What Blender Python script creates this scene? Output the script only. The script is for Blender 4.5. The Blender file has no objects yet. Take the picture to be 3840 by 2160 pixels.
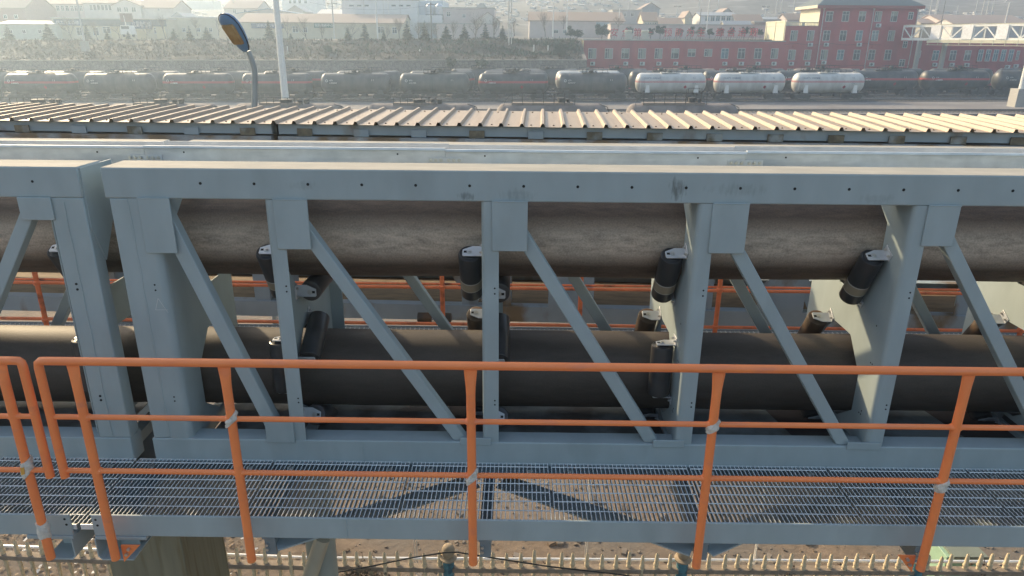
import bpy, bmesh, math, random
from mathutils import Vector, Matrix, geometry
R = math.radians
random.seed(7)
S = bpy.context.scene
COL = S.collection

# ------------------------------------------------------------------ camera
H = 9.2
FPX, PI_, YA, RO = 2630.7, .341765, -.007787, -.0077308
_F = Vector((math.sin(YA)*math.cos(PI_), math.cos(YA)*math.cos(PI_), -math.sin(PI_)))
_r = Vector((math.cos(YA), -math.sin(YA), 0)); _d = _F.cross(_r)
CR = math.cos(RO)*_r + math.sin(RO)*_d
CD = -math.sin(RO)*_r + math.cos(RO)*_d
cam = bpy.data.cameras.new('camera'); camo = bpy.data.objects.new('camera', cam); COL.objects.link(camo)
cam.sensor_width = 36; cam.lens = FPX/3840*36; cam.clip_start = .1; cam.clip_end = 3000
camo.matrix_world = Matrix(((CR.x, -CD.x, -_F.x, 0), (CR.y, -CD.y, -_F.y, 0), (CR.z, -CD.z, -_F.z, H), (0, 0, 0, 1)))
S.camera = camo

# ------------------------------------------------------------------ light
SUN_EL, SUN_AZ = R(26), R(-42)           # azimuth measured from +Y towards +X
W = bpy.data.worlds.new('World'); S.world = W; W.use_nodes = True
nt = W.node_tree; sky = nt.nodes.new('ShaderNodeTexSky'); sky.sky_type = 'NISHITA'
sky.sun_disc = False; sky.sun_elevation = SUN_EL; sky.sun_rotation = SUN_AZ
sky.air_density = 1.2; sky.dust_density = 3.5; sky.ozone_density = .8
nt.links.new(sky.outputs[0], nt.nodes['Background'].inputs[0]); nt.nodes['Background'].inputs[1].default_value = .15
sun = bpy.data.lights.new('sun', 'SUN'); sun.energy = 3.3; sun.angle = R(1.5); sun.color = (1, .78, .48)
suno = bpy.data.objects.new('sun', sun); COL.objects.link(suno)
sd = Vector((math.sin(SUN_AZ)*math.cos(SUN_EL), math.cos(SUN_AZ)*math.cos(SUN_EL), math.sin(SUN_EL)))
suno.rotation_euler = sd.to_track_quat('Z', 'Y').to_euler()
S.view_settings.view_transform = 'Standard'; S.view_settings.look = 'None'; S.view_settings.gamma = 1
S.view_settings.exposure = .8
S.cycles.max_bounces = 6; S.cycles.diffuse_bounces = 3; S.cycles.glossy_bounces = 3; S.cycles.volume_bounces = 1
S.cycles.transmission_bounces = 4
S.cycles.caustics_reflective = False; S.cycles.caustics_refractive = False
HAZE = .00145

# ------------------------------------------------------------------ helpers
def at(x, y, Y):
    'the point at depth Y of the world that is seen at (x, y) of a 2576 px wide view'
    v = _F + CR*((x*3840/2576-1920)/FPX) + CD*((y*3840/2576-1080)/FPX)
    return Vector((0, 0, H)) + v*(Y/v.y)

MATS = {}
def M(name, col, rough=.6, metal=0, var=.12, scale=3., stretch=(1, 1, 1), bump=0, bscale=40., col2=None, lo=.42, hi=.62, s2=1.2, st2=(1, 1, 1), spec=.5):
    'painted / dirty surface: fine tone variation, plus optional second tone in patches (stains, rust, dust)'
    if name in MATS: return MATS[name]
    m = bpy.data.materials.new(name); m.use_nodes = True; MATS[name] = m
    n = m.node_tree.nodes; L = m.node_tree.links; b = n['Principled BSDF']
    b.inputs['Roughness'].default_value = rough; b.inputs['Metallic'].default_value = metal
    b.inputs['Specular IOR Level'].default_value = spec
    tc = n.new('ShaderNodeTexCoord')
    def noise(sc, st, det=5):
        mp = n.new('ShaderNodeMapping'); mp.inputs['Scale'].default_value = st; L.new(tc.outputs['Object'], mp.inputs[0])
        t = n.new('ShaderNodeTexNoise'); t.inputs['Scale'].default_value = sc; t.inputs['Detail'].default_value = det
        L.new(mp.outputs[0], t.inputs[0]); return t
    t = noise(scale, stretch)
    cr = n.new('ShaderNodeValToRGB'); cr.color_ramp.elements[0].position = .3; cr.color_ramp.elements[1].position = .7
    cr.color_ramp.elements[0].color = tuple(c*(1-var) for c in col)+(1,); cr.color_ramp.elements[1].color = tuple(min(1, c*(1+var)) for c in col)+(1,)
    L.new(t.outputs[0], cr.inputs[0]); out = cr.outputs[0]
    if col2:
        t2 = noise(s2, st2, 8); rp = n.new('ShaderNodeMapRange'); rp.inputs[1].default_value = lo; rp.inputs[2].default_value = hi
        L.new(t2.outputs[0], rp.inputs[0]); mx = n.new('ShaderNodeMix'); mx.data_type = 'RGBA'
        L.new(rp.outputs[0], mx.inputs[0]); L.new(out, mx.inputs[6]); mx.inputs[7].default_value = tuple(col2)+(1,); out = mx.outputs[2]
    L.new(out, b.inputs['Base Color'])
    if bump:
        t3 = noise(bscale, (1, 1, 1), 4); bp = n.new('ShaderNodeBump'); bp.inputs['Strength'].default_value = bump; bp.inputs['Distance'].default_value = .02
        L.new(t3.outputs[0], bp.inputs['Height']); L.new(bp.outputs[0], b.inputs['Normal'])
    return m

def band_mat(name, base, bands, axis='Z', rough=.55, var=.1, scale=2., base2=None):
    'painted bands at fixed heights of the object itself: bands = [(lo, hi, colour)]'
    m = M(name, base, rough, var=var, scale=scale, col2=base2, lo=.45, hi=.7, s2=.9, st2=(1, 1, .35))
    n = m.node_tree.nodes; L = m.node_tree.links; b = n['Principled BSDF']
    tc = [x for x in n if x.type == 'TEX_COORD'][0]
    sp = n.new('ShaderNodeSeparateXYZ'); L.new(tc.outputs['Object'], sp.inputs[0])
    cur = b.inputs['Base Color'].links[0].from_socket
    for lo, hi, c in bands:
        a = n.new('ShaderNodeMath'); a.operation = 'COMPARE'; a.inputs[1].default_value = (lo+hi)/2; a.inputs[2].default_value = (hi-lo)/2
        L.new(sp.outputs[axis], a.inputs[0])
        mx = n.new('ShaderNodeMix'); mx.data_type = 'RGBA'; L.new(a.outputs[0], mx.inputs[0]); L.new(cur, mx.inputs[6]); mx.inputs[7].default_value = tuple(c)+(1,)
        cur = mx.outputs[2]
    L.new(cur, b.inputs['Base Color']); return m

ORG = {}
def org(o):
    while o is not None and o.name not in ORG: o = o.parent
    return ORG[o.name] if o is not None else Vector((0, 0, 0))

class MB:
    def __init__(s): s.v = []; s.f = []; s.mi = []; s.cm = 0
    def add(s, vs, fs):
        k = len(s.v); s.v += [Vector(p) for p in vs]
        for f in fs: s.f.append([k+i for i in f]); s.mi.append(s.cm)
        return s
    def box(s, x0, x1, y0, y1, z0, z1):
        return s.add([(x0, y0, z0), (x1, y0, z0), (x1, y1, z0), (x0, y1, z0), (x0, y0, z1), (x1, y0, z1), (x1, y1, z1), (x0, y1, z1)],
                     [(3, 2, 1, 0), (4, 5, 6, 7), (0, 1, 5, 4), (1, 2, 6, 5), (2, 3, 7, 6), (3, 0, 4, 7)])
    def obox(s, c, ax, ay, az):
        'box from centre and three half-axis vectors'
        c = Vector(c); ax, ay, az = Vector(ax), Vector(ay), Vector(az)
        if ax.cross(ay).dot(az) < 0: ax = -ax
        P = [c+ax*i+ay*j+az*k for k in (-1, 1) for i, j in ((-1, -1), (1, -1), (1, 1), (-1, 1))]
        return s.add(P, [(3, 2, 1, 0), (4, 5, 6, 7), (0, 1, 5, 4), (1, 2, 6, 5), (2, 3, 7, 6), (3, 0, 4, 7)])
    def bar(s, p, q, w, h, up=(0, 0, 1)):
        'rectangular bar p->q, w across, h along up'
        p, q = Vector(p), Vector(q); t = (q-p); l = t.length; t = t/l; u = Vector(up); u = (u-t*u.dot(t)).normalized(); sd = t.cross(u)
        return s.obox((p+q)/2, t*l/2, sd*w/2, u*h/2)
    def prism(s, prof, fn, a, b, close=True):
        'extrude 2-D profile; fn(u, v, t) -> point, t in (a, b)'
        n = len(prof); vs = [fn(u, v, a) for u, v in prof]+[fn(u, v, b) for u, v in prof]
        fs = [(i, (i+1) % n, n+(i+1) % n, n+i) for i in range(n if close else n-1)]
        if close: fs += [tuple(range(n-1, -1, -1)), tuple(range(n, 2*n))]
        return s.add(vs, fs)
    def tube(s, p, q, r0, r1=None, n=12, caps=True):
        return s.path([p, q], [r0, r0 if r1 is None else r1], n, caps)
    def path(s, pts, rs, n=10, caps=True):
        pts = [Vector(p) for p in pts]; rs = rs if isinstance(rs, (list, tuple)) else [rs]*len(pts)
        k0 = len(s.v); m = len(pts); u = None
        for i, p in enumerate(pts):
            t = (pts[min(i+1, m-1)]-pts[max(i-1, 0)]).normalized()
            if u is None: u = t.orthogonal().normalized()
            u = (u-t*u.dot(t)).normalized(); w = t.cross(u)
            for j in range(n):
                a = 2*math.pi*j/n; s.v.append(p+(u*math.cos(a)+w*math.sin(a))*rs[i])
        for i in range(m-1):
            for j in range(n):
                s.f.append([k0+i*n+j, k0+i*n+(j+1) % n, k0+(i+1)*n+(j+1) % n, k0+(i+1)*n+j]); s.mi.append(s.cm)
        if caps:
            s.f.append([k0+j for j in range(n-1, -1, -1)]); s.mi.append(s.cm)
            s.f.append([k0+(m-1)*n+j for j in range(n)]); s.mi.append(s.cm)
        return s
    def lathe(s, prof, o=(0, 0, 0), axis='Z', n=20):
        'prof = [(r, h)] turned round an axis through o'
        o = Vector(o); ax = {'X': 0, 'Y': 1, 'Z': 2}[axis]; k0 = len(s.v)
        for r, h in prof:
            for j in range(n):
                a = 2*math.pi*j/n; p = [0, 0, 0]; p[ax] = h; p[(ax+1) % 3] = r*math.cos(a); p[(ax+2) % 3] = r*math.sin(a)
                s.v.append(o+Vector(p))
        for i in range(len(prof)-1):
            for j in range(n):
                s.f.append([k0+i*n+j, k0+i*n+(j+1) % n, k0+(i+1)*n+(j+1) % n, k0+(i+1)*n+j]); s.mi.append(s.cm)
        s.f.append([k0+j for j in range(n-1, -1, -1)]); s.mi.append(s.cm)
        s.f.append([k0+(len(prof)-1)*n+j for j in range(n)]); s.mi.append(s.cm)
        return s
    def build(s, name, mat, parent=None, smooth=False, bevel=0, seg=2):
        me = bpy.data.meshes.new(name); o0 = org(parent)
        me.from_pydata([p-o0 for p in s.v], [], s.f); me.update()
        ms = mat if isinstance(mat, (list, tuple)) else [mat]
        for m in ms: me.materials.append(m)
        if len(ms) > 1: me.polygons.foreach_set('material_index', s.mi)
        if smooth:
            me.polygons.foreach_set('use_smooth', [True]*len(me.polygons)); me.set_sharp_from_angle(angle=R(smooth if smooth is not True else 35))
        o = bpy.data.objects.new(name, me); COL.objects.link(o)
        if parent is not None: o.parent = parent
        if bevel:
            b = o.modifiers.new('bevel', 'BEVEL'); b.width = bevel; b.segments = seg; b.limit_method = 'ANGLE'; b.angle_limit = R(40); b.harden_normals = False
            me.polygons.foreach_set('use_smooth', [True]*len(me.polygons)); me.set_sharp_from_angle(angle=R(35))
        return o

def tag(o, label=None, cat=None, group=None, kind=None):
    if label: o['label'] = label
    if cat: o['category'] = cat
    if group: o['group'] = group
    if kind: o['kind'] = kind
    return o
def thing(name, loc, label, cat, group=None):
    o = bpy.data.objects.new(name, None); COL.objects.link(o); o.location = loc; o.empty_display_size = .2
    ORG[o.name] = Vector(loc); return tag(o, label, cat, group)
def dup(root, label=None, mw=None, **kw):
    def cp(o, par):
        c = o.copy(); COL.objects.link(c); c.parent = par
        for ch in list(o.children): cp(ch, c)
        return c
    r = cp(root, None)
    if label: r['label'] = label
    if mw is not None: r.matrix_world = mw
    for k, v in kw.items(): r[k] = v
    ORG[r.name] = Vector(r.location)
    return r
def text_mesh(name, s, size, mat, parent, loc, rot=(math.pi/2, 0, 0), ext=.01, align='CENTER', sx=1.):
    'letters as real, slightly raised geometry'
    c = bpy.data.curves.new(name, 'FONT'); c.body = s; c.size = size; c.extrude = ext; c.align_x = align; c.align_y = 'CENTER'; c.resolution_u = 2
    t = bpy.data.objects.new(name, c); COL.objects.link(t)
    dg = bpy.context.evaluated_depsgraph_get(); me = bpy.data.meshes.new_from_object(t.evaluated_get(dg)); bpy.data.objects.remove(t)
    bpy.data.curves.remove(c); me.name = name
    me.materials.clear(); me.materials.append(mat)
    o = bpy.data.objects.new(name, me); COL.objects.link(o); o.parent = parent
    o.location = Vector(loc)-org(parent); o.rotation_euler = rot; o.scale = (sx, 1, 1)
    return o
# ------------------------------------------------------------------ materials
def cl(*a): return a
PAINT = M('grey_blue_paint', (.37, .435, .445), .58, spec=.35, var=.06, scale=6, stretch=(1, 1, .4), bump=.06, bscale=300, col2=(.30, .35, .355), lo=.56, hi=.80, s2=1.7, st2=(1.6, 1, .7))
PAINT_CHORD = PAINT.copy(); PAINT_CHORD.name = 'grey_blue_paint_smudged'
def smudge(m, spots):
    'hand marks and oil runs at fixed places of the beam: (x, z, half width, half height, strength)'
    n = m.node_tree.nodes; L = m.node_tree.links; b = n['Principled BSDF']; cur = b.inputs['Base Color'].links[0].from_socket
    tc = [q for q in n if q.type == 'TEX_COORD'][0]
    mp = n.new('ShaderNodeMapping'); mp.inputs['Scale'].default_value = (28, 28, 7); L.new(tc.outputs['Object'], mp.inputs[0])
    t = n.new('ShaderNodeTexNoise'); t.inputs['Scale'].default_value = 1.6; t.inputs['Detail'].default_value = 7; L.new(mp.outputs[0], t.inputs[0])
    for x, z, w, h, k in spots:
        mm = n.new('ShaderNodeMapping'); mm.vector_type = 'POINT'; mm.inputs['Location'].default_value = (-x/w, 0, -z/h); mm.inputs['Scale'].default_value = (1/w, 0, 1/h); L.new(tc.outputs['Object'], mm.inputs[0])
        ln = n.new('ShaderNodeVectorMath'); ln.operation = 'LENGTH'; L.new(mm.outputs[0], ln.inputs[0])
        r = n.new('ShaderNodeMapRange'); r.inputs[1].default_value = 1.15; r.inputs[2].default_value = .3; r.inputs[3].default_value = 0; r.inputs[4].default_value = .5; L.new(ln.outputs['Value'], r.inputs[0])
        a = n.new('ShaderNodeMath'); a.operation = 'ADD'; L.new(r.outputs[0], a.inputs[0]); L.new(t.outputs[0], a.inputs[1])
        r2 = n.new('ShaderNodeMapRange'); r2.inputs[1].default_value = .80; r2.inputs[2].default_value = 1.08; r2.inputs[3].default_value = 0; r2.inputs[4].default_value = k; L.new(a.outputs[0], r2.inputs[0])
        mx = n.new('ShaderNodeMix'); mx.data_type = 'RGBA'; L.new(r2.outputs[0], mx.inputs[0]); L.new(cur, mx.inputs[6]); mx.inputs[7].default_value = (.10, .11, .10, 1); cur = mx.outputs[2]
    L.new(cur, b.inputs['Base Color'])
smudge(PAINT_CHORD, [(1.02, 2.10, .09, .12, .7), (-.33, 2.04, .10, .05, .6), (1.42, 2.10, .30, .07, .22), (.0, 2.05, .2, .06, .25), (2.3, 2.05, .2, .05, .2), (-1.4, 2.1, .15, .05, .18)])
PAINT_DARK = M('shop_primer_grey', (.20, .24, .26), .5, var=.1, scale=5)
GALV = M('galvanized_steel', (.66, .68, .70), .38, .35, var=.10, scale=9, stretch=(1, 1, 1.5), col2=(.40, .45, .50), lo=.5, hi=.72, s2=3, st2=(.4, 1, 3))
SUN_TOP = M('sun_warm_beam_top', (.385, .365, .315), .85, var=.10, scale=5, stretch=(.6, 2, 1), col2=(.34, .33, .29), lo=.5, hi=.7, s2=3, spec=.2)  # warm sunlight on the beam tops put into their colour
GRATE_SIDE = M('shaded_zinc', (.29, .33, .33), .5, .35, var=.2, scale=14)  # bar sides: darkness below the walkway painted into a darker zinc
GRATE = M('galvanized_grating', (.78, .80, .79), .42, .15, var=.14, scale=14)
BOLT = M('zinc_bolt', (.6, .6, .58), .35, .8, var=.1, scale=40)
ORANGE = M('orange_paint', (1.0, .27, .085), .42, var=.07, scale=5, bump=.03, bscale=200, col2=(.85, .25, .11), lo=.56, hi=.74, s2=7, st2=(.6, 2, 2))
ORANGE_OLD = M('weathered_orange_paint', (.88, .23, .09), .55, var=.15, scale=6, col2=(.20, .07, .045), lo=.58, hi=.72, s2=5)
def belt_mat(name, c1, c2, cz, hi):
    m = bpy.data.materials.new(name); m.use_nodes = True; n = m.node_tree.nodes; L = m.node_tree.links; b = n['Principled BSDF']
    tc = n.new('ShaderNodeTexCoord'); mp = n.new('ShaderNodeMapping'); mp.inputs['Scale'].default_value = (1.3, 5, 5); L.new(tc.outputs['Object'], mp.inputs[0])
    t = n.new('ShaderNodeTexNoise'); t.inputs['Scale'].default_value = 5; t.inputs['Detail'].default_value = 8; t.inputs['Roughness'].default_value = .65; L.new(mp.outputs[0], t.inputs[0])
    t2 = n.new('ShaderNodeTexNoise'); t2.inputs['Scale'].default_value = 90; t2.inputs['Detail'].default_value = 3; L.new(tc.outputs['Object'], t2.inputs[0])
    sp = n.new('ShaderNodeSeparateXYZ'); L.new(tc.outputs['Object'], sp.inputs[0])
    # pale band at a fixed belt height: rubber tone with sky light painted in
    a = n.new('ShaderNodeMath'); a.operation = 'SUBTRACT'; L.new(sp.outputs['Z'], a.inputs[0]); a.inputs[1].default_value = cz
    ab = n.new('ShaderNodeMath'); ab.operation = 'ABSOLUTE'; L.new(a.outputs[0], ab.inputs[0])
    wob = n.new('ShaderNodeMath'); wob.operation = 'MULTIPLY_ADD'; L.new(t.outputs[0], wob.inputs[0]); wob.inputs[1].default_value = .10; L.new(ab.outputs[0], wob.inputs[2])
    mr = n.new('ShaderNodeMapRange'); mr.inputs[1].default_value = .235; mr.inputs[2].default_value = .11; L.new(wob.outputs[0], mr.inputs[0])
    mx = n.new('ShaderNodeMix'); mx.data_type = 'RGBA'; mx.inputs[6].default_value = c1+(1,); mx.inputs[7].default_value = c2+(1,); L.new(mr.outputs[0], mx.inputs[0])
    av = n.new('ShaderNodeMath'); av.operation = 'MULTIPLY_ADD'; L.new(t2.outputs[0], av.inputs[0]); av.inputs[1].default_value = .5; L.new(t.outputs[0], av.inputs[2])
    mr2 = n.new('ShaderNodeMapRange'); mr2.inputs[1].default_value = .5; mr2.inputs[2].default_value = 1.0; mr2.inputs[3].default_value = 1-hi; mr2.inputs[4].default_value = 1+hi; L.new(av.outputs[0], mr2.inputs[0])
    ml = n.new('ShaderNodeMix'); ml.data_type = 'RGBA'; ml.blend_type = 'MULTIPLY'; ml.inputs[0].default_value = 1; L.new(mx.outputs[2], ml.inputs[6]); L.new(mr2.outputs[0], ml.inputs[7])
    L.new(ml.outputs[2], b.inputs['Base Color']); b.inputs['Roughness'].default_value = .62
    bp = n.new('ShaderNodeBump'); bp.inputs['Strength'].default_value = .25; bp.inputs['Distance'].default_value = .004; L.new(t2.outputs[0], bp.inputs['Height']); L.new(bp.outputs[0], b.inputs['Normal'])
    return m
BELT_UP = belt_mat('light_banded_brown_rubber', (.098, .066, .047), (.48, .385, .30), 7.83, .45)
BELT_LO = belt_mat('dark_rubber', (.056, .045, .037), (.082, .066, .053), 6.88, .25)
BELT_OLD = M('old_belt_rubber', (.055, .045, .042), .7, var=.25, scale=5, stretch=(.3, 3, 3))
RUBBER = M('black_roller_rubber', (.048, .048, .052), .34, var=.3, scale=8, col2=(.06, .055, .05), lo=.5, hi=.7, s2=6)
RUST_ROLL = M('rusty_roller', (.07, .05, .035), .6, var=.3, scale=8, col2=(.16, .08, .035), lo=.5, hi=.7, s2=5)
RUBBER_BAND = band_mat('worn_roller', (.030, .030, .032), [(-.115, -.035, (.30, .255, .18)), (-.118, -.110, (.42, .40, .34)), (-.04, -.03, (.46, .44, .40))], rough=.42)
BLACK = M('black_gap', (.012, .012, .012), .8, var=.1)
FLOORPL = M('dirty_floor_plate', (.25, .28, .27), .55, var=.12, scale=3, col2=(.10, .095, .085), lo=.42, hi=.62, s2=3)
TAPE = M('white_cloth_tape', (.66, .63, .56), .9, var=.15, scale=30, bump=.5, bscale=90, col2=(.45, .40, .32), lo=.58, hi=.75, s2=25)
ROOFM = M('beige_roof_sheet', (.37, .29, .21), .5, var=.05, scale=6, stretch=(2, .3, 1), col2=(.30, .23, .165), lo=.5, hi=.75, s2=3.0, st2=(6, .5, 1))
OLDPAINT = M('rusting_grey_blue_paint', (.31, .37, .41), .55, var=.1, scale=3, col2=(.20, .145, .085), lo=.58, hi=.68, s2=1.9, st2=(1, 1, .6))
OLDBLOCK = M('rusted_clip_plate', (.17, .145, .10), .75, var=.3, scale=18, col2=(.30, .33, .33), lo=.5, hi=.65, s2=5)
BROWNFLOOR = M('brown_rusty_floor', (.21, .145, .085), .8, var=.3, scale=7, stretch=(.5, 2, 1))
CONC = M('concrete', (.42, .40, .36), .85, var=.12, scale=6, bump=.2, bscale=60)
COLUMN = M('stained_column_paint', (.21, .20, .14), .6, var=.12, scale=5, stretch=(3, 3, .25), col2=(.15, .12, .06), lo=.5, hi=.68, s2=6, st2=(3, 3, .2))
TEAL = M('teal_fence_paint', (.06, .18, .22), .6, var=.2, scale=12, col2=(.03, .09, .12), lo=.5, hi=.65, s2=9)
BAMBOO = M('pale_bamboo_concrete', (.60, .49, .32), .8, var=.16, scale=20, bump=.25, bscale=80, col2=(.30, .24, .14), lo=.55, hi=.75, s2=14)
FRAIL = M('weathered_concrete_rail', (.25, .20, .15), .85, var=.2, scale=12, bump=.3, bscale=60)
SOIL = M('brown_soil', (.175, .128, .088), .95, var=.25, scale=3.5, bump=1., bscale=9, col2=(.15, .125, .10), lo=.42, hi=.62, s2=.5)
LITTER = M('leaf_litter', (.20, .14, .09), .95, var=.5, scale=30, col2=(.42, .36, .28), lo=.6, hi=.7, s2=25)
GREENBOX = M('pale_green_enamel', (.28, .42, .30), .5, var=.08, scale=6)
BALLAST = M('grey_ballast', (.235, .215, .20), .95, var=.28, scale=7, bump=.8, bscale=6, col2=(.17, .155, .15), lo=.45, hi=.6, s2=.25, st2=(.3, 1, 1))
COAL = M('coal_dusted_ballast', (.075, .072, .075), .95, var=.25, scale=5, bump=.6, bscale=6, col2=(.13, .12, .115), lo=.5, hi=.65, s2=.4, st2=(.3, 1, 1))
RAILM = M('rusty_rail', (.14, .12, .11), .5, .4, var=.2, scale=4)
SLEEPER = M('old_sleeper', (.16, .15, .14), .9, var=.2, scale=6)
STONEW = None
TANK_D = dict(base=(.068, .072, .074))
WHITE = M('white_paint', (.78, .77, .72), .55, var=.05, scale=4)
UNDER = M('wagon_underframe', (.045, .043, .042), .7, var=.25, scale=5)
DUSTY = M('dusty_walkway', (.23, .185, .15), .85, var=.15, scale=4)
LETTER = M('white_lettering', (.75, .75, .72), .6, var=.08, scale=6)
DLETTER = M('dark_blue_lettering', (.07, .09, .16), .6, var=.05)
PINKRED = M('brick_red_render', (.46, .105, .11), .85, var=.06, scale=.9, col2=(.36, .09, .098), lo=.45, hi=.7, s2=.5, st2=(1, 1, .3))
CREAM = M('cream_render', (.66, .63, .46), .85, var=.05, scale=1.5, col2=(.56, .53, .40), lo=.6, hi=.8, s2=1)
GLASS = M('dark_window_glass', (.075, .09, .095), .12, var=.35, scale=.6, spec=.8)
GLASS2 = M('blue_green_glass', (.10, .20, .23), .15, var=.3, scale=.8, spec=.8)
CURTAIN = M('pale_curtain', (.36, .36, .30), .8, var=.12, scale=6, stretch=(4, 1, .2))
FRAME = M('window_frame', (.66, .66, .62), .5, var=.05)
ACW = M('air_conditioner_white', (.66, .66, .63), .6, var=.05)
SLATE = M('grey_slate_roof', (.115, .14, .14), .7, var=.12, scale=8)
TILE = M('faded_tile_roof', (.33, .255, .21), .85, var=.12, scale=5, stretch=(3, 1, 1))
TILE2 = M('brown_tile_roof', (.30, .215, .16), .85, var=.12, scale=5, stretch=(3, 1, 1))
BLUEROOF = M('blue_sheet_roof', (.15, .24, .33), .6, var=.08, scale=3)
GREYROOF = M('grey_sheet_roof', (.30, .32, .33), .6, var=.1, scale=4, stretch=(6, 1, 1))
PALEW = M('pale_plaster', (.62, .59, .54), .9, var=.06, scale=1.2)
PALEY = M('pale_yellow_plaster', (.58, .53, .40), .9, var=.06, scale=1.2)
PALEP = M('pale_pink_plaster', (.58, .50, .46), .9, var=.06, scale=1.2)
GREYW = M('grey_plaster', (.42, .42, .41), .9, var=.08, scale=1.2)
WHITEW = M('white_panel_wall', (.74, .74, .72), .7, var=.04, scale=1.2)
SIGNRED = M('sign_red', (.42, .03, .05), .6, var=.06)
SIGNBLUE = M('shop_sign_blue', (.07, .11, .20), .6, var=.08)
SIGNDARK = M('shop_sign_dark', (.11, .13, .15), .6, var=.08)
SIGNGREEN = M('shop_sign_green', (.06, .16, .13), .6, var=.08)
BARK = M('grey_bark', (.13, .105, .085), .95, var=.2, scale=9)
TWIG = M('twig', (.17, .135, .11), .95, var=.2, scale=9)
FOL = [M('conifer_green_%s' % n, c, .85, var=.3, scale=3) for n, c in (('deep', (.030, .058, .040)), ('mid', (.042, .072, .046)), ('olive', (.060, .080, .045)))]
DRY = M('dry_grass', (.135, .11, .085), .95, var=.25, scale=3)
POLEM = M('pale_concrete_pole', (.55, .54, .50), .8, var=.08, scale=4)
WOODP = M('dark_pole', (.16, .15, .14), .85, var=.15, scale=5)
LAMPB = M('blue_lamp_enamel', (.085, .19, .36), .3, var=.08, scale=6)
AMBER = M('amber_lamp_cover', (.22, .13, .045), .25, var=.2, scale=7, col2=(.32, .22, .10), lo=.45, hi=.65, s2=4)
GPOLE = M('grey_pole_paint', (.30, .33, .35), .4, .3, var=.06)
VINE = M('dry_vine', (.11, .08, .055), .95, var=.3, scale=20)
ROCK = M('pale_rubble', (.50, .48, .45), .9, var=.15, scale=4)
# ------------------------------------------------------------------ pipe conveyor gallery (near)
Y0, Y0B, YF0, YFB = 4.453, 4.736, 5.546, 5.77
ZC0, ZC1, ZB0, ZB1 = 8.205, 8.405, 6.215, 6.418
YP, ZUP, ZLO, RP = 5.11, 7.80, 6.70, .30
def oct_hole(cy, cz, ap, hv_up, hv_dn):
    'opening in the roller plate: upright sides, cut corners'
    k = ap*.55
    return [(cy-ap, cz+hv_up), (cy-ap, cz-hv_dn), (cy-k*.75, cz-ap-.02), (cy+k*.75, cz-ap-.02), (cy+ap, cz-hv_dn), (cy+ap, cz+hv_up), (cy+k*.75, cz+ap+.02), (cy-k*.75, cz+ap+.02)]
def plate_with_holes(mb, x, th):
    outer = [(Y0+.0605, ZB1-.05), (YF0-.05, ZB1-.05), (YF0-.05, ZC0), (Y0+.0605, ZC0)]
    h1 = oct_hole(YP, ZUP, .37, .22, .16); h2 = oct_hole(YP, ZLO, .37, .16, .14)
    h2 = [(y, max(z, ZB1-.02)) for y, z in h2]
    loops = [outer, h1, h2]
    tri = geometry.tessellate_polygon([[Vector((u, v, 0)) for u, v in l] for l in loops])
    pts = [p for l in loops for p in l]
    for xx, flip in ((x-th/2, False), (x+th/2, True)):
        mb.add([(xx, u, v) for u, v in pts], [t if flip else t[::-1] for t in tri])
    for l in loops:
        n = len(l)
        mb.add([(x-th/2, u, v) for u, v in l]+[(x+th/2, u, v) for u, v in l], [(i, (i+1) % n, n+(i+1) % n, n+i) for i in range(n)])
def bent_flange(mb, xw, xe, z0, z1, r=.035, th=.009):
    'front flange with a rounded bend from the roller plate (xw) to the free edge (xe)'
    s = 1 if xe > xw else -1
    out = []; inn = []
    for i in range(9):
        a = math.pi/2*i/8
        out.append((xw+s*(r-r*math.cos(a)), Y0+r-r*math.sin(a))); inn.append((xw+s*(r-(r-th)*math.cos(a)), Y0+r-(r-th)*math.sin(a)))
    prof = [(xw, Y0+.06)]+out+[(xe, Y0), (xe, Y0+th)]+inn[::-1]+[(xw+s*th, Y0+.06)]
    mb.prism(prof, lambda u, v, t: (u, v, t), z0, z1)

def diag(name, parent, pl, pr, w, y0, dep=.085, mat=None):
    'truss diagonal given by its left front edge pl=(x, z) top, pr bottom'
    mb = MB(); (xa, za), (xb, zb) = pl, pr
    mb.prism([(xa, za), (xa+w, za), (xb+w, zb), (xb, zb)], lambda u, v, t: (u, t, v), y0, y0+dep)
    return mb.build(name, mat or PAINT, parent, bevel=.006)

def holes(parent, pts, y, r=.0085, name='bolt_hole'):
    for x, z in pts: MB().lathe([(r, y-.0016), (r, y+.002)], (x, 0, z), 'Y', 12).build(name, BLACK, parent)

def chord(parent, name, x0, x1, y0, y1, z0, z1, mat=None):
    m = MB().box(x0, x1, y0, y1, z0, z1); m.mi[1] = 1 if name == 'top_chord' else 0      # sunlit beige painted into the upper face
    return m.build(name, [mat or PAINT, SUN_TOP], parent, bevel=.008)

XP = [-1.648, -.239, 1.165, 2.550, 3.945, 5.34]     # roller plates
bay = thing('conveyor_truss', (0, 5.1, 6.2), 'long grey blue truss bay with two belt pipes, right of the narrow gap', 'conveyor truss')
XS, XE = -2.677, 6.2
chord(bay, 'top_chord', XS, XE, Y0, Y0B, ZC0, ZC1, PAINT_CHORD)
chord(bay, 'bottom_chord', XS+.01, XE, Y0-.004, Y0+.15, ZB0, ZB1)
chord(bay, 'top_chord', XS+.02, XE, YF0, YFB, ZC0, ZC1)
chord(bay, 'bottom_chord', XS+.02, XE, YFB-.15, YFB, ZB0, ZB1)
hx0 = at(750/1.4907, 679/1.4907, Y0).x
holes(bay, [(hx0+.3464*i, 8.308) for i in range(18)], Y0, .0095)
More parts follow.
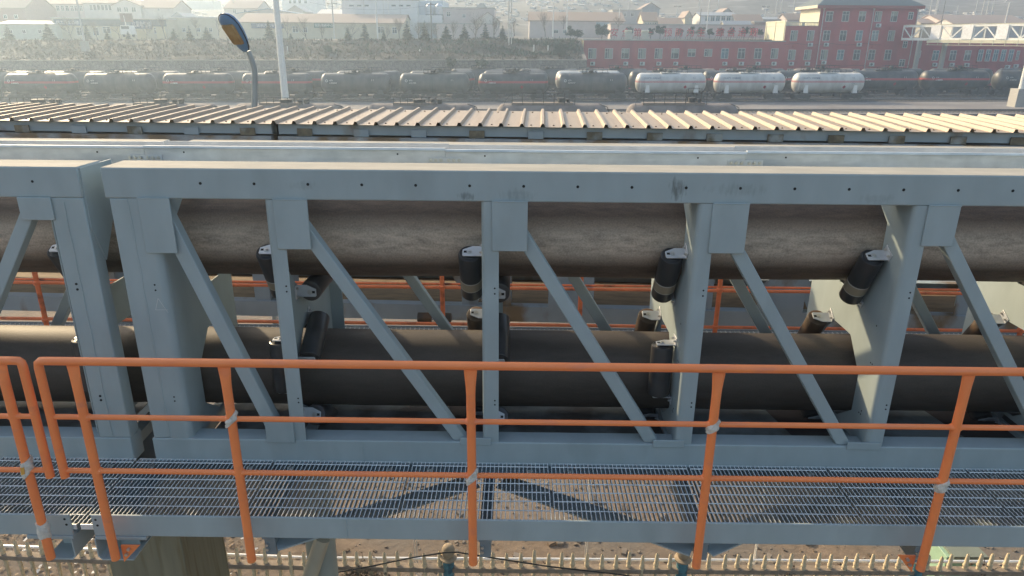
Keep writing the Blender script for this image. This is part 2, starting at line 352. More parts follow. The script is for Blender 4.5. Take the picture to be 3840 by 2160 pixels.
# end frame with the box column, bend to the right
MB().box(-2.655, -2.53, Y0+.002, Y0+.26, ZB1, ZC0).build('end_post', PAINT, bay, bevel=.01)
mb = MB(); bent_flange(mb, -2.375, -2.53, ZB1, ZC0, .05); plate_with_holes(mb, -2.379, .009); mb.build('roller_plate', PAINT, bay, smooth=True)
seam = [(-2.5305+.0025*math.sin(z*23), Y0+.001, z) for z in [ZB1+.02+i*.06 for i in range(30)]]
MB().path(seam, .0055, 6).build('weld_seam', PAINT, bay, smooth=True)
for xw in XP:
    mb = MB(); bent_flange(mb, xw, xw+.115, ZB1, ZC0); plate_with_holes(mb, xw+.0045, .009)
    mb.build('roller_plate', PAINT, bay, smooth=True)
    MB().box(xw, xw+.115, YFB-.012, YFB-.003, ZB1, ZC0).box(xw, xw+.009, YF0-.05, YFB-.012, ZB1, ZC0).build('far_post', PAINT, bay)
hp = []
for z in (7.612, 7.573, 6.76, 6.727): hp += [(xw+.088, z) for xw in XP]+[(-2.452, z)]
holes(bay, hp, Y0, .0062)
hy = []
for xw in XP[2:5]:
    for y, z in ((4.58, 7.02), (4.605, 7.02), (4.60, 6.985), (4.60, 6.63), (4.63, 6.60), (4.605, 6.60), (4.62, 7.30)):
        MB().lathe([(.006, xw-.0015), (.006, xw+.001)], (0, y, z), 'X', 8).build('bolt_hole', BLACK, bay)
D_TOP = [((-2.42, 8.20), (-1.80, 6.42), .104), ((-1.585, 8.19), (-.456, 6.42), .10), ((-.16, 8.19), (.943, 6.42), .106), ((1.22, 8.17), (2.345, 6.42), .106), ((2.64, 8.17), (3.84, 6.42), .104), ((4.03, 8.17), (5.23, 6.42), .104)]
for a, b, w in D_TOP:
    diag('diagonal_brace', bay, a, b, w, Y0+.018)
    diag('diagonal_brace', bay, (a[0]+.02, a[1]), (b[0]+.02, b[1]), w, YFB-.095, .07)
GUS = [(-2.464, -2.256, 7.839), (-1.588, -1.363, 7.875), (-.169, .063, 7.876), (1.254, 1.490, 7.876), (2.636, 2.842, 7.939), (4.03, 4.25, 7.9)]
for x0, x1, z0 in GUS:
    g = MB().box(x0, x1, Y0-.014, Y0-.001, z0, 8.209).build('gusset_plate', PAINT, bay, bevel=.004)
    MB().path([(x0+.002+(x1-x0)*i/14*.99, Y0-.012+.001*math.sin(i*2.1), 8.209+.0011*math.sin(i*1.7)) for i in range(15)], .0055, 6).build('weld_seam', PAINT, g, smooth=True)
for x0, x1, z1 in ((-1.82, -1.612, 6.60), (-.402, -.18, 6.458), (1.0, 1.226, 6.458), (2.41, 2.65, 6.458), (3.8, 4.05, 6.458)):
    MB().box(x0, x1, Y0-.014, Y0-.003, ZB1-.02, z1).build('foot_plate', PAINT, bay, bevel=.004)
# floor sheets under the lower belt
MB().box(-2.36, 6, Y0+.15, YF0+.05, 6.255, 6.265).build('floor_plate', BELT_OLD, bay)  # added dark sheet, painted shade in place of sunlit ground between the plates
for x0, x1, cut in ((-2.36, -1.66, 0), (-1.60, -.42, .22), (-.22, .95, .0), (1.19, 2.20, .18), (2.60, 3.55, .2), (3.97, 5.0, .2)):
    mb = MB(); mb.prism([(x0, Y0+.15), (x1, Y0+.15), (x1-cut, YF0), (x0, YF0)], lambda u, v, t: (u, v, t), 6.28, 6.29); mb.build('floor_plate', FLOORPL, bay)
# bottom lateral bracing and cross beams
for i, xw in enumerate([-2.52]+XP):
    MB().box(xw, xw+.09, Y0+.15, YFB-.15, ZB0, ZB0+.09).build('cross_beam', PAINT, bay)
    MB().box(xw, xw+.09, Y0B, YF0, ZC0+.005, ZC0+.085).build('cross_beam', PAINT, bay)
for xa in (-.2, 2.59):
    for sgn in (-1, 1):
        MB().bar((xa+sgn*.10, 4.44, 6.09), (xa+sgn*1.36, 3.74, 6.09), .17, .012).build('walkway_brace', PAINT, bay)

# ---- the neighbouring bay across the gap, at the left edge
bay2 = thing('conveyor_truss', (-4.5, 5.1, 6.2), 'end of the neighbouring grey blue truss bay, left of the narrow gap', 'conveyor truss')
XL = -6.2; XR = -2.824
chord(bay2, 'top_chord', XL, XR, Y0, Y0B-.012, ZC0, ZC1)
chord(bay2, 'bottom_chord', XL, XR-.004, Y0-.004, Y0+.15, ZB0, ZB1)
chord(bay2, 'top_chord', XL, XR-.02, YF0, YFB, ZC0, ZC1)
chord(bay2, 'bottom_chord', XL, XR-.02, YFB-.15, YFB, ZB0, ZB1)
MB().box(-3.055, XR, Y0+.002, 4.575, ZB1, ZC0).build('end_post', PAINT, bay2, bevel=.008)
mb = MB(); mb.prism([(Y0+.02, 8.0), (Y0+.02, ZC1-.01), (Y0B+.10, ZC1-.01), (Y0B+.06, 8.1), (4.57, 7.75)], lambda u, v, t: (t, u, v), XR+.0005, XR+.009); mb.build('end_plate', PAINT, bay2)
MB().path([(-2.955+.0025*math.sin(z*21), Y0+.001, z) for z in [ZB1+.02+i*.06 for i in range(30)]], .0055, 6).build('weld_seam', PAINT, bay2, smooth=True)
for x in (-3.10, -4.5):
    mb = MB(); plate_with_holes(mb, x, .009); mb.build('roller_plate', PAINT, bay2)
holes(bay2, [(-2.985, 7.612), (-2.985, 7.573), (-2.985, 6.76), (-2.985, 6.727), (-3.128, 8.31), (-3.474, 8.31)], Y0, .0085)
diag('diagonal_brace', bay2, (-3.24, 8.15), (-4.30, 6.42), .10, Y0+.018)
diag('diagonal_brace', bay2, (-3.28, 8.15), (-4.34, 6.42), .10, YFB-.095, .07)
MB().box(-3.247, -3.028, Y0-.014, Y0-.001, 8.057, 8.209).build('gusset_plate', PAINT, bay2, bevel=.004)
MB().prism([(-6, Y0+.15), (-3.1, Y0+.15), (-3.1, YF0), (-6, YF0)], lambda u, v, t: (u, v, t), 6.28, 6.29).build('floor_plate', FLOORPL, bay2)
for xx in (-2.95, -4.5): MB().box(xx-.05, xx+.04, Y0+.15, YFB-.15, ZB0, ZB0+.09).build('cross_beam', PAINT, bay2)

# ---- scratched triangle on the end post: a mark on the paint, part of the truss
tri = [(-2.445, 7.515), (-2.475, 7.43), (-2.40, 7.43)]
mb = MB()
for a, b in ((tri[0], tri[1]), (tri[1], (tri[2][0]+.012, tri[2][1]+.002)), (tri[0], (tri[2][0]+.008, tri[2][1]-.02))): mb.bar((a[0], Y0-.0008, a[1]), (b[0], Y0-.0008, b[1]), .0016, .003, up=(0, 0, 1) if abs(a[1]-b[1]) < .01 else (1, 0, 0))
mb.build('scratched_triangle', M('scratched_paint', (.62, .64, .62), .7), bay)

# ------------------------------------------------------------------ belts rolled into pipes
def belt(name, z, mat, label, ov):
    mb = MB(); n = 48; x0, x1, seg = -6.5, 6.6, 40
    prof = []
    for i in range(n+1):
        a = ov+2*math.pi*i/n*1.04; rr = RP+.009*(i/n); prof.append((YP+rr*math.cos(a), z+rr*math.sin(a)))
    k = len(prof)
    vs = []
    for j in range(seg+1):
        x = x0+(x1-x0)*j/seg; w = .004*math.sin(x*2.2+z)
        vs += [(x, u, v+w) for u, v in prof]
    fs = [(j*k+i+1, j*k+i, (j+1)*k+i, (j+1)*k+i+1) for j in range(seg) for i in range(k-1)]
    mb.add(vs, fs); o = mb.build(name, mat, None, smooth=60)
    for p in o.data.polygons: pass
    return tag(o, label, 'conveyor belt')
BELT_UP.node_tree.nodes  # object space = world space for the belts
belt('pipe_conveyor_belt', ZUP, BELT_UP, 'upper brown rubber belt rolled into a pipe, pale along its middle', R(238))
belt('pipe_conveyor_belt', ZLO, BELT_LO, 'lower near black rubber belt rolled into a pipe behind the handrail', R(300))

# ------------------------------------------------------------------ idler rollers
def roller_proto(name, shell_mat, L=.40, worn=False):
    t = thing(name, (0, 0, 0), 'roller', 'idler roller', 'idler rollers round the belt pipes')
    r = .080; h = L/2
    MB().lathe([(.02, -h), (r-.012, -h), (r-.004, -h+.003), (r, -h+.012), (r, h-.012), (r-.004, h-.003), (r-.012, h), (r-.016, h-.006), (.05, h-.006), (.045, h-.002), (.02, h)], n=28).build('shell', shell_mat, t, smooth=30)
    for s in (-1, 1):
        z = s*(h+.014)
        prof = [(-.094, -.055), (-.02, -.055), (.048, -.022), (.048, .030), (.040, .038), (-.094, .038)]
        b = MB(); b.prism(prof, lambda u, v, q: (u, v, q), z-.004, z+.004)
        b.box(-.0945, -.0885, -.058, .048, min(z, z+s*-.0), max(z, z)+.0) if False else b.obox((-.0905, -.005, z+s*.026), (.0035, 0, 0), (0, .052, 0), (0, 0, .030))
        br = b.build('bracket', GALV, t, bevel=.002)
        bo = MB(); bo.lathe([(.019, z+s*.0042), (.019, z+s*.007)][::s], (0, 0, 0), 'Z', 14); bo.lathe([(.0105, z+s*.007), (.0105, z+s*.016)][::s], (0, 0, 0), 'Z', 6)
        bo.build('axle_nut', BOLT, br, smooth=20)
        for yy in (-.035, .028): MB().lathe([(.010, -.087), (.010, -.078), (.006, -.078), (.006, -.07)], (0, yy, z+s*.03), 'X', 6).build('bolt', BOLT, br, smooth=20)
        MB().obox((.027, 0, z+s*.0042), (.012, 0, 0), (0, .0095, 0), (0, 0, .0006)).build('slot', BLACK, br)
    return t
PR = {'black': roller_proto('idler_roller', RUBBER), 'band': roller_proto('idler_roller', RUBBER_BAND, .43), 'rust': roller_proto('idler_roller', RUST_ROLL)}
used = {}
def roller(kind, xw, side, zc, ang, label, dr=0):
    a = R(ang); n = Vector((0, -math.cos(a), math.sin(a))); X = Vector((side, 0, 0)); T = X.cross(n)
    if T.z < 0 or (abs(T.z) < .05 and T.y > 0): pass
    c = Vector((xw+(.0045+.0005)+side*.0995, YP, zc+dr))+n*(RP+.089)
    mw = Matrix(((X.x, n.x, T.x, c.x), (X.y, n.y, T.y, c.y), (X.z, n.z, T.z, c.z), (0, 0, 0, 1)))
    if kind not in used: used[kind] = 1; o = PR[kind]; o.matrix_world = mw; o['label'] = label
    else: o = dup(PR[kind], label, mw)
    return o
ordn = ['first', 'second', 'third', 'fourth', 'fifth', 'sixth']
for i, xw in enumerate(XP[:5]):
    q = 'left of %s post from left' % ordn[i]; p = 'right of %s post from left' % ordn[i]
    roller('band', xw, -1, ZUP, -30, 'black roller with pale worn band on upper belt, '+q)
    roller('black', xw, 1, ZUP, 270, 'black roller lying under the upper belt, '+p)
    roller('rust', xw, -1, ZLO, 148, 'rust brown roller standing behind lower belt top, '+q)
    if i < 4: roller('black', xw, 1, ZLO, 60, 'tilted roller over the lower belt, '+p)
    if i in (0, 2): roller('black', xw, -1, ZLO, 0, 'smooth upright black roller before the lower belt, '+q, .19)
    roller('black', xw, 1, ZLO, 300, 'roller under the front of lower belt, '+p)
    roller('black', xw, -1, ZLO, 240, 'roller under lower belt with bracket low down, '+q)
roller('band', -3.10-.005, -1, ZUP, -30, 'black roller on upper belt in the left truss bay, left of its end post')
roller('black', -3.10-.005, -1, ZLO, 0, 'upright roller before lower belt in the left truss bay, left of its end post', .19)

# ------------------------------------------------------------------ cable tray on the top of the truss
TY = 5.10
def tray(x0, x1, dz, label):
    t = thing('cable_tray', ((x0+x1)/2, TY, 8.29), label, 'cable tray', 'cable tray lengths along the truss top')
    mb = MB(); z0, z1 = 8.285+dz, 8.452+dz
    mb.prism([(TY+.03, z1-.004), (TY-.012, z1), (TY-.015, z1-.016), (TY, z1-.02), (TY+.004, z0+.03), (TY-.008, z0+.01), (TY+.02, z0)][::-1]+[(TY+.024, z0+.004), (TY+.007, z0+.032), (TY+.004, z1-.012), (TY+.03, z1-.010)], lambda u, v, q: (q, u, v), x0, x1)
    mb.build('side_rail', GALV, t)
    MB().box(x0, x1, TY+.30, TY+.306, z0, z1-.01).build('side_rail', GALV, t)
    m2 = MB(); x = x0+.15
    while x < x1: m2.box(x, x+.04, TY+.02, TY+.3, z0+.005, z0+.03); x += .3
    m2.build('rung', GALV, t)
    for xx in (x0+.28, x1-.35): MB().box(xx, xx+.011, TY-.0015, TY+.003, 8.40+dz, 8.411+dz).build('square_hole', BLACK, t)
    return t
TX = [-6.3]+[at(x, 385, TY).x for x in (364, 1120, 1878)]+[6.3]
TL = ['galvanized cable tray length running off the left picture edge', 'galvanized cable tray length above the left half of the truss bay, between two bolted splices', 'galvanized cable tray length between the middle splice and the right splice', 'galvanized cable tray length running off the right picture edge']
for i in range(4): tray(TX[i]+.001, TX[i+1]-.001, (-.004, 0, -.008, .0)[i], TL[i])
for i, w in ((1, 'left'), (2, 'middle'), (3, 'right')):
    sp = thing('splice_plate', (TX[i], TY, 8.36), 'small bolted splice plate on the cable tray, the %s one of three' % w, 'splice plate', 'splice plates on the cable tray')
    MB().box(TX[i]-.125, TX[i]+.125, TY-.0065, TY-.0015, 8.315, 8.385).build('plate', GALV, sp)
    for dx in (-.105, -.068, -.03, .025, .062, .1): MB().lathe([(.0135, TY-.0065), (.0135, TY-.010), (.009, TY-.010), (.009, TY-.022), (.004, TY-.022)][::-1], (TX[i]+dx, 0, 8.366), 'Y', 8).build('bolt', BOLT, sp, smooth=20)

# ------------------------------------------------------------------ walkway
ZG = 6.245
def walkway_beam(x0, x1, label, endl, endr):
    t = thing('walkway_beam', ((x0+x1)/2, 3.69, 6.17), label, 'walkway beam')
    MB().prism([(3.697, 6.331), (3.68, 6.331), (3.68, 6.175), (3.76, 6.175), (3.76, 6.183), (3.697, 6.183)], lambda u, v, q: (q, u, v), x0, x1).build('edge_channel', PAINT, t, bevel=.004)
    return t
wb = walkway_beam(-2.693, 6.2, 'long grey blue edge beam of the walkway behind the orange handrail posts, right of the gap', 1, 0)
wb2 = walkway_beam(-6.2, -2.832, 'grey blue edge beam of the walkway at the left picture edge, left of the gap', 0, 1)
holes(wb, [(-2.665, 6.298), (-2.66, 6.255), (-2.40, 6.255+9)][:2], 3.68, .008); holes(wb2, [(-2.862, 6.30), (-2.858, 6.258)], 3.68, .008)
MB().path([(-1.07+.001*math.sin(i*2), 3.679, 6.18+.015*i) for i in range(11)], .005, 6).build('weld_seam', PAINT, wb, smooth=True)
MB().path([(-1.12+.001*math.sin(i*2), Y0-.004, 6.25+.015*i) for i in range(11)], .005, 6).build('weld_seam', PAINT, bay, smooth=True)
def u_bracket(parent, x0, x1, s):
    'bent plate hanging under the beam end'
    a, b = x0, x1
    prof = [(a, 6.16), (a, 6.03), (a+.02, 6.01), (b, 6.01), (b, 6.0), (a+.016, 6.0), (a-.008, 6.026), (a-.008, 6.16)] if s > 0 else [(b, 6.16), (b, 6.03), (b-.02, 6.01), (a, 6.01), (a, 6.0), (b-.016, 6.0), (b+.008, 6.026), (b+.008, 6.16)]
    mb = MB(); mb.prism(prof, lambda u, v, q: (u, q, v), 3.66, 4.5); mb.build('end_bracket', PAINT, parent)
    mb = MB().box(x0+.0, x1, 3.68, 4.5, 6.158, 6.173)
    mb.box(*( (x0-.01, x1+.1) if s > 0 else (x0-.1, x1+.01)), 3.672, 3.72, 6.150, 6.1745)
    mb.build('end_plate', PAINT, parent, bevel=.003)
    mb = MB(); xx = (x0+.06) if s > 0 else (x1-.06)
    mb.box(xx-.005, xx+.005, 3.75, 4.4, 6.01, 6.158); mb.box(x0+.03, x1-.03, 3.80, 3.81, 6.012, 6.157); mb.build('stiffener', PAINT, parent)
u_bracket(wb, -2.68, -2.46, 1)
u_bracket(wb2, -3.03, -2.84, -1)
# cantilever brackets under the walkway at each handrail post
POSTX = [-2.917, -2.52, -1.648, -.258, 1.137, 2.532, 3.93]
for i, px in enumerate(POSTX[2:6]):
    MB().box(px+.035, px+.105, 3.70, Y0-.01, 6.03, 6.165).box(px+.028, px+.112, 3.68, Y0-.01, 6.165, 6.1735).build('cantilever_bracket', PAINT_DARK, wb)
    [MB().lathe([(.011, 3.684), (.011, 3.70)], (px+.05, 0, zz), 'Y', 6).build('bolt', BOLT, wb) for zz in (6.11, 6.075)]

# grating panels
def grating_proto():
    t = thing('walkway_grating', (0, 4.08, ZG), 'galvanized grating panel', 'grating', 'grating panels of the walkway')
    W2, ya, yb, BD = .495, 3.705, 4.448, .038
    mb = MB(); n = 33
    for i in range(n+1):
        x = -W2+2*W2*i/n; k = len(mb.v)
        m = 38      # serrated upper edge
        top = []
        for j in range(m+1):
            y = ya+(yb-ya)*j/m; top.append((y, ZG-(.0045 if j % 2 else 0)))
        mb.add([(x-.0026, y, z) for y, z in top]+[(x+.0026, y, z) for y, z in top]+[(x-.0026, y, ZG-BD) for y, z in top]+[(x+.0026, y, ZG-BD) for y, z in top],
               [f for j in range(m) for f in ((j, m+1+j, m+2+j, j+1), (2*(m+1)+j, j, j+1, 2*(m+1)+j+1), (m+1+j, 3*(m+1)+j, 3*(m+1)+j+1, m+2+j))])
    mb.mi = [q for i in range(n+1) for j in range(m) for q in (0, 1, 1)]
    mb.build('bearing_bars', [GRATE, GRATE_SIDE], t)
    mb = MB()
    for y in (3.80, 3.90, 4.0, 4.1, 4.2, 4.3, 4.405):
        mb.path([(-W2+2*W2*i/33, y+(.0015 if i % 2 else -.0015), ZG-.002-(.0015 if i % 2 else 0)) for i in range(34)], .0042, 5)
    mb.build('cross_rods', GRATE, t)
    MB().box(-W2, W2, ya-.006, ya, ZG-.038, ZG).build('end_bar', GRATE, t); MB().box(-W2, W2, yb-.001, yb+.004, ZG-.038, ZG).build('end_bar', GRATE, t)
    for x in (-.36, .36):
        for y in (3.775, 4.35):
            mb = MB(); mb.box(x-.022, x-.009, y-.012, y+.012, ZG-.002, ZG+.006); mb.box(x+.009, x+.022, y-.012, y+.012, ZG-.002, ZG+.006); mb.box(x-.01, x+.01, y-.014, y+.014, ZG-.012, ZG-.006); mb.lathe([(.006, ZG-.006), (.006, ZG+.004)], (x, y, 0), 'Z', 6)
            mb.build('clip', BOLT, t)
    return t
g0 = grating_proto()
GL = ['galvanized grating panel crossing the left picture edge', 'galvanized grating panel under the gap between the two truss bays', 'second grating panel right of the gap, between two orange posts', 'grating panel left of the orange post standing near the picture middle', 'grating panel right of the orange post standing near the picture middle', 'grating panel behind the second orange post from the right', 'grating panel left of the rightmost orange post', 'grating panel at the right picture edge']
for i in range(8):
    xc = -2.29+1.0165*(i-1); o = g0 if i == 0 else dup(g0)
    o.location = (xc, 4.08, ZG); o['label'] = GL[i]; ORG[o.name] = Vector(o.location)
# inner support angle of the grating
MB().box(-2.66, 6.2, Y0-.012, Y0-.004, 6.16, 6.243).box(-2.66, 6.2, 4.37, Y0-.012, 6.20, 6.208).build('grating_support', PAINT, wb)

# ------------------------------------------------------------------ orange handrails
def post_mesh(mb, x, z0, z1, y=3.56, r=.0265):
    n = 14; rows = []
    for z, fx, fy in ((z0, 1, 1), (z0+.005, 1, 1), (z1-.17, 1, 1), (z1-.11, 1.08, .85), (z1-.06, 1.25, .5), (z1-.02, 1.38, .26), (z1, 1.42, .2)):
        rows.append([(x+r*fx*math.cos(2*math.pi*j/n), y+r*fy*math.sin(2*math.pi*j/n), z) for j in range(n)])
    k = len(mb.v)
    mb.add([p for rw in rows for p in rw], [(i*n+j, i*n+(j+1) % n, (i+1)*n+(j+1) % n, (i+1)*n+j) for i in range(len(rows)-1) for j in range(n)]+[tuple(range(n-1, -1, -1)), tuple(range((len(rows)-1)*n, len(rows)*n))])
YR = 3.56; ZT, ZM1, ZM2, ZPB = 7.468, 7.11, 6.745, 6.098
def rail(label, xa, xb, posts, leg):
    t = thing('handrail', ((xa+xb)/2, YR, ZPB), label, 'handrail')
    s = 1 if leg == xa else -1; c = .03
    MB().path([(xb if s > 0 else xa, YR, ZT), (leg+s*.05, YR, ZT), (leg+s*.018, YR, ZT-.001), (leg+s*.004, YR, ZT-.012), (leg, YR, ZT-.04), (leg, YR, ZM2-.045)], .0245, 14).build('top_rail', ORANGE, t, smooth=50)
    for z in (ZM1, ZM2): MB().tube((xb if s > 0 else xa, YR+.003, z), (leg, YR+.003, z), .0165, n=12).build('mid_rail', ORANGE, t, smooth=50)
    for x in posts:
        mb = MB(); post_mesh(mb, x, ZPB, ZT-.02); p = mb.build('post', ORANGE, t, smooth=40)
        for z in (ZM1, ZM2): MB().lathe([(.0175, x-.034), (.023, x-.024), (.023, x+.024), (.0175, x+.034)], (0, YR+.003, z), 'X', 10).build('weld_collar', ORANGE, p, smooth=True)
    return t
hr = rail('long orange tubular handrail along the walkway, right of the gap', -2.70, 6.2, [-2.505, -1.648, -.258, 1.137, 2.532, 3.93], -2.70)
hr2 = rail('short piece of orange tubular handrail at the left picture edge', -6.2, -2.79, [-2.915, -4.3], -2.79)
# orange gusset plates that bolt two posts to the beam
for x, s, w in ((-2.505, 1, .14), (2.532, -1, .13)):
    mb = MB(); mb.prism([(x+s*.02, 6.168), (x+s*w, 6.168), (x+s*.02, 6.04)], lambda u, v, q: (u, q, v), 3.60, 3.61); p = mb.build('post_gusset', ORANGE, hr)
    [MB().lathe([(.011, 3.585), (.011, 3.60)], (x+s*xx, 0, zz), 'Y', 6).build('bolt', BOLT, p) for xx, zz in ((.07, 6.145), (.05, 6.105))]

def tape(x, z, tilt, label, h=.05, seed=1, straight=False):
    rnd = random.Random(seed); mb = MB(); n = 26; rows = 7
    for i in range(rows):
        for j in range(n):
            a = 2*math.pi*j/n; f = i/(rows-1)-.5
            rr = .033+.004*math.sin(a*3+i*1.3+seed)+rnd.uniform(-.0015, .0025)-.004*abs(f*2)**3
            if not straight and math.sin(a) < -.2: rr += .002
            zz = z+f*h*(1+.12*math.sin(a*2+seed))+tilt*math.cos(a)*.036+(.0 if straight else .010*math.sin(a+1))
            mb.v.append(Vector((x+rr*1.05*math.cos(a), YR+rr*math.sin(a), zz)))
    for i in range(rows-1):
        for j in range(n): mb.f.append([i*n+j, i*n+(j+1) % n, (i+1)*n+(j+1) % n, (i+1)*n+j]); mb.mi.append(0)
    mb.f.append(list(range(n-1, -1, -1))); mb.mi.append(0); mb.f.append([(rows-1)*n+j for j in range(n)]); mb.mi.append(0)
    return tag(mb.build('tape_wrap', TAPE, None, smooth=50), label, 'tape wrap', 'white tape wraps on the handrail')
tape(-1.648, ZM1, .6, 'grubby white tape wound aslant at the upper mid rail, second post right of the gap', .05, 2)
tape(1.137, ZM1-.005, .35, 'loose white cloth tape round the second post from the right at the upper mid rail', .055, 3)
tape(-.258, ZM2, .75, 'torn white tape at the lower mid rail of the middle handrail post', .055, 4)
tape(2.532, ZM2-.02, .3, 'pale plastic tape ring at the lower mid rail of the rightmost post', .06, 5)
tw = tape(-2.915, ZM2+.02, .5, 'ragged white tape with an orange patch, on the leftmost post at the lower mid rail', .095, 6)
mb = MB(); mb.prism([(-2.932, 6.735), (-2.912, 6.742), (-2.905, 6.79), (-2.928, 6.785)], lambda u, v, q: (u, q, v), YR-.0385, YR-.034); mb.build('orange_patch', M('orange_stain', (.7, .38, .08), .8), tw)
tape(-2.915, 6.315, 0, 'thick white tape roll low on the leftmost post before the edge beam', .11, 7, True)
mb = MB(); mb.v = []
# ------------------------------------------------------------------ far walkway of the near truss
def far_walk():
    t = thing('grating_walkway', (0, 6.4, ZG), 'far walkway grating seen in a strip between the two belts', 'grating')
    mb = MB(); x = -6.2
    while x < 6.2: mb.box(x-.002, x+.002, 5.80, 7.0, ZG-.03, ZG); x += .05
    mb.build('bearing_bars', GRATE, t)
    mb = MB()
    for i in range(12): mb.box(-6.2, 6.2, 5.82+i*.105, 5.826+i*.105, ZG-.006, ZG-.001)
    mb.build('cross_rods', GRATE, t)
    MB().box(-6.2, 6.2, 7.0, 7.012, 6.15, 6.26).build('edge_bar', OLDPAINT, t)
    h = thing('handrail', (0, 6.67, ZG), 'weathered orange handrail of the far walkway, seen between the two belts', 'handrail')
    MB().tube((-6.2, 6.67, 6.835), (6.2, 6.67, 6.815), .017).build('mid_rail', ORANGE_OLD, h, smooth=True)
    MB().tube((-6.2, 6.74, 6.845), (6.2, 6.74, 6.83), .012).build('conduit', ORANGE_OLD, h, smooth=True)
    MB().tube((-6.2, 6.67, 6.44), (6.2, 6.67, 6.415), .017).build('mid_rail', ORANGE_OLD, h, smooth=True)
    MB().tube((-6.2, 6.67, 7.3), (6.2, 6.67, 7.3), .022).build('top_rail', ORANGE_OLD, h, smooth=True)
    for px in (93, 1112, 1462, 1812, 2600):
        x = at(px, 712, 6.67).x
        p = MB().tube((x, 6.67, ZG-.02), (x, 6.67, 7.3), .024).build('post', ORANGE_OLD, h, smooth=True)
        MB().lathe([(.02, 6.80), (.034, 6.81), (.034, 6.845), (.02, 6.855)], (x, 6.67, 0), 'Z', 12).lathe([(.02, 6.40), (.034, 6.41), (.034, 6.44), (.02, 6.45)], (x, 6.67, 0), 'Z', 12).build('clamp', ORANGE_OLD, p, smooth=True)
far_walk()

# ------------------------------------------------------------------ second conveyor gallery under a corrugated cover
SG_ANG = R(-1.75)
sg = thing('covered_gallery', (0, 0, 0), 'older blue grey conveyor gallery behind, rusting and covered by a beige corrugated sheet roof', 'conveyor gallery')
YS, YE, ZR = 7.535, 8.96, 8.322
P = .2209
def roof_sheets():
    off = at(1358, 300, 8.2).x
    i0 = -42; k = 0
    while i0 < 44:
        mb = MB(); a, b = i0, min(i0+4, 44)
        prof = []
        for i in range(a, b):
            x = off+i*P
            prof += [(x-.022, .0), (x-.008, .034), (x+.016, .034), (x+.032, 0)]
        prof.append((off+b*P-.022, 0))
        n = len(prof); rows = ((YS-.004*(k % 3), ZR+.002*(k % 2)), ((YS+YE)/2, ZR+.018), (YE+.003*(k % 2), ZR+.026))
        vs = []; th = .0025
        for y, z in rows: vs += [(x, y, z+v) for x, v in prof]
        for y, z in rows: vs += [(x, y, z+v-th) for x, v in prof]
        m = len(rows); fs = []
        for r in range(m-1):
            for i in range(n-1):
                fs.append((r*n+i, r*n+i+1, (r+1)*n+i+1, (r+1)*n+i)); q = m*n; fs.append((q+r*n+i+1, q+r*n+i, q+(r+1)*n+i, q+(r+1)*n+i+1))
        for i in range(n-1):
            fs.append((m*n+i, m*n+i+1, i+1, i)); r = m-1; fs.append((r*n+i, r*n+i+1, m*n+r*n+i+1, m*n+r*n+i))
        mb.add(vs, fs); s = mb.build('roof_sheet', ROOFM, sg)
        for i in range(a, b):
            for y, z in ((YS+.12, ZR+.003), (YE-.16, ZR+.024)):
                MB().lathe([(.011, z), (.011, z+.004), (.006, z+.010)], (off+i*P+.10+.02*((i*7) % 3-1), y, 0), 'Z', 8).build('screw', RUST_ROLL, s)
        i0 += 4; k += 1
roof_sheets()
OLDTOP = M('rust_stained_pale_paint', (.33, .35, .36), .7, var=.15, scale=5, col2=(.22, .16, .10), lo=.45, hi=.6, s2=3.5, st2=(1, 2, 1))
gapx0, gapx1 = at(622, 330, 7.6).x, at(640, 330, 7.6).x
for a, b in ((-9.5, gapx0), (gapx1, 9.5)):
    MB().box(a, b, 7.60, 7.68, 8.208, 8.305).box(a, b, 7.60, 7.75, 8.306, 8.314).build('upper_beam', OLDPAINT, sg)
    MB().box(a, b, 7.56, 7.74, 7.98, 8.188).build('upper_chord', OLDTOP, sg)
MB().box(gapx0-.02, gapx1+.02, 7.80, 7.9, 7.9, 8.29).build('gap_shade', BLACK, sg)  # black box set in as the shade of the beam gap
for i, px in enumerate([-22, 126, 271, 417, 562, 708, 852, 998, 1145, 1293, 1440, 1590, 1738, 1888, 2037, 2185, 2335, 2480, 2628]):
    c = at(px, 345+px*.0065, 7.58); 
    MB().box(c.x-.082, c.x+.082, 7.575, 7.59, 8.192, 8.272).box(c.x-.082, c.x+.082, 7.59, 7.6, 8.195, 8.21).build('clip_plate', OLDPAINT if i in (1, 3, 6, 7, 9) else OLDBLOCK, sg, bevel=.003)
MB().box(-9.5, 9.5, 8.72, 8.8, 8.14, 8.30).build('upper_beam', OLDPAINT, sg)
# lower part seen between the belts of the near conveyor
MB().box(-9.5, 9.5, 7.58, 7.70, 6.085, 6.275).build('lower_chord', OLDPAINT, sg)
MB().box(-9.5, 9.5, 8.72, 8.84, 6.085, 6.275).build('lower_chord', OLDPAINT, sg)
MB().box(-9.5, 9.5, 8.845, 8.86, 6.50, 8.14).build('sun_block_sheet', OLDPAINT, sg)  # unseen sheet, added to keep the sun off this gallery's floor
MB().box(-9.5, 9.5, 7.70, 8.72, 6.20, 6.21).build('floor_plate', BROWNFLOOR, sg)
for px in (205, 600, 655, 1130, 1215, 1720, 2020, 2360, 2700):
    x = at(px, 730, 7.6).x
    MB().box(x-.09, x+.09, 7.60, 7.615, 6.275, 8.05).box(x+.08, x+.09, 7.615, 7.9, 6.275, 8.05).build('post', OLDPAINT, sg)
for px in (1385, 1905):
    x = at(px, 760, 7.59).x
    mb = MB(); mb.prism([(x-.26, 6.276), (x+.26, 6.276), (x+.26, 6.70), (x-.12, 6.70), (x-.26, 6.58)], lambda u, v, q: (u, q, v), 7.575, 7.585); mb.build('gusset_plate', OLDPAINT, sg)
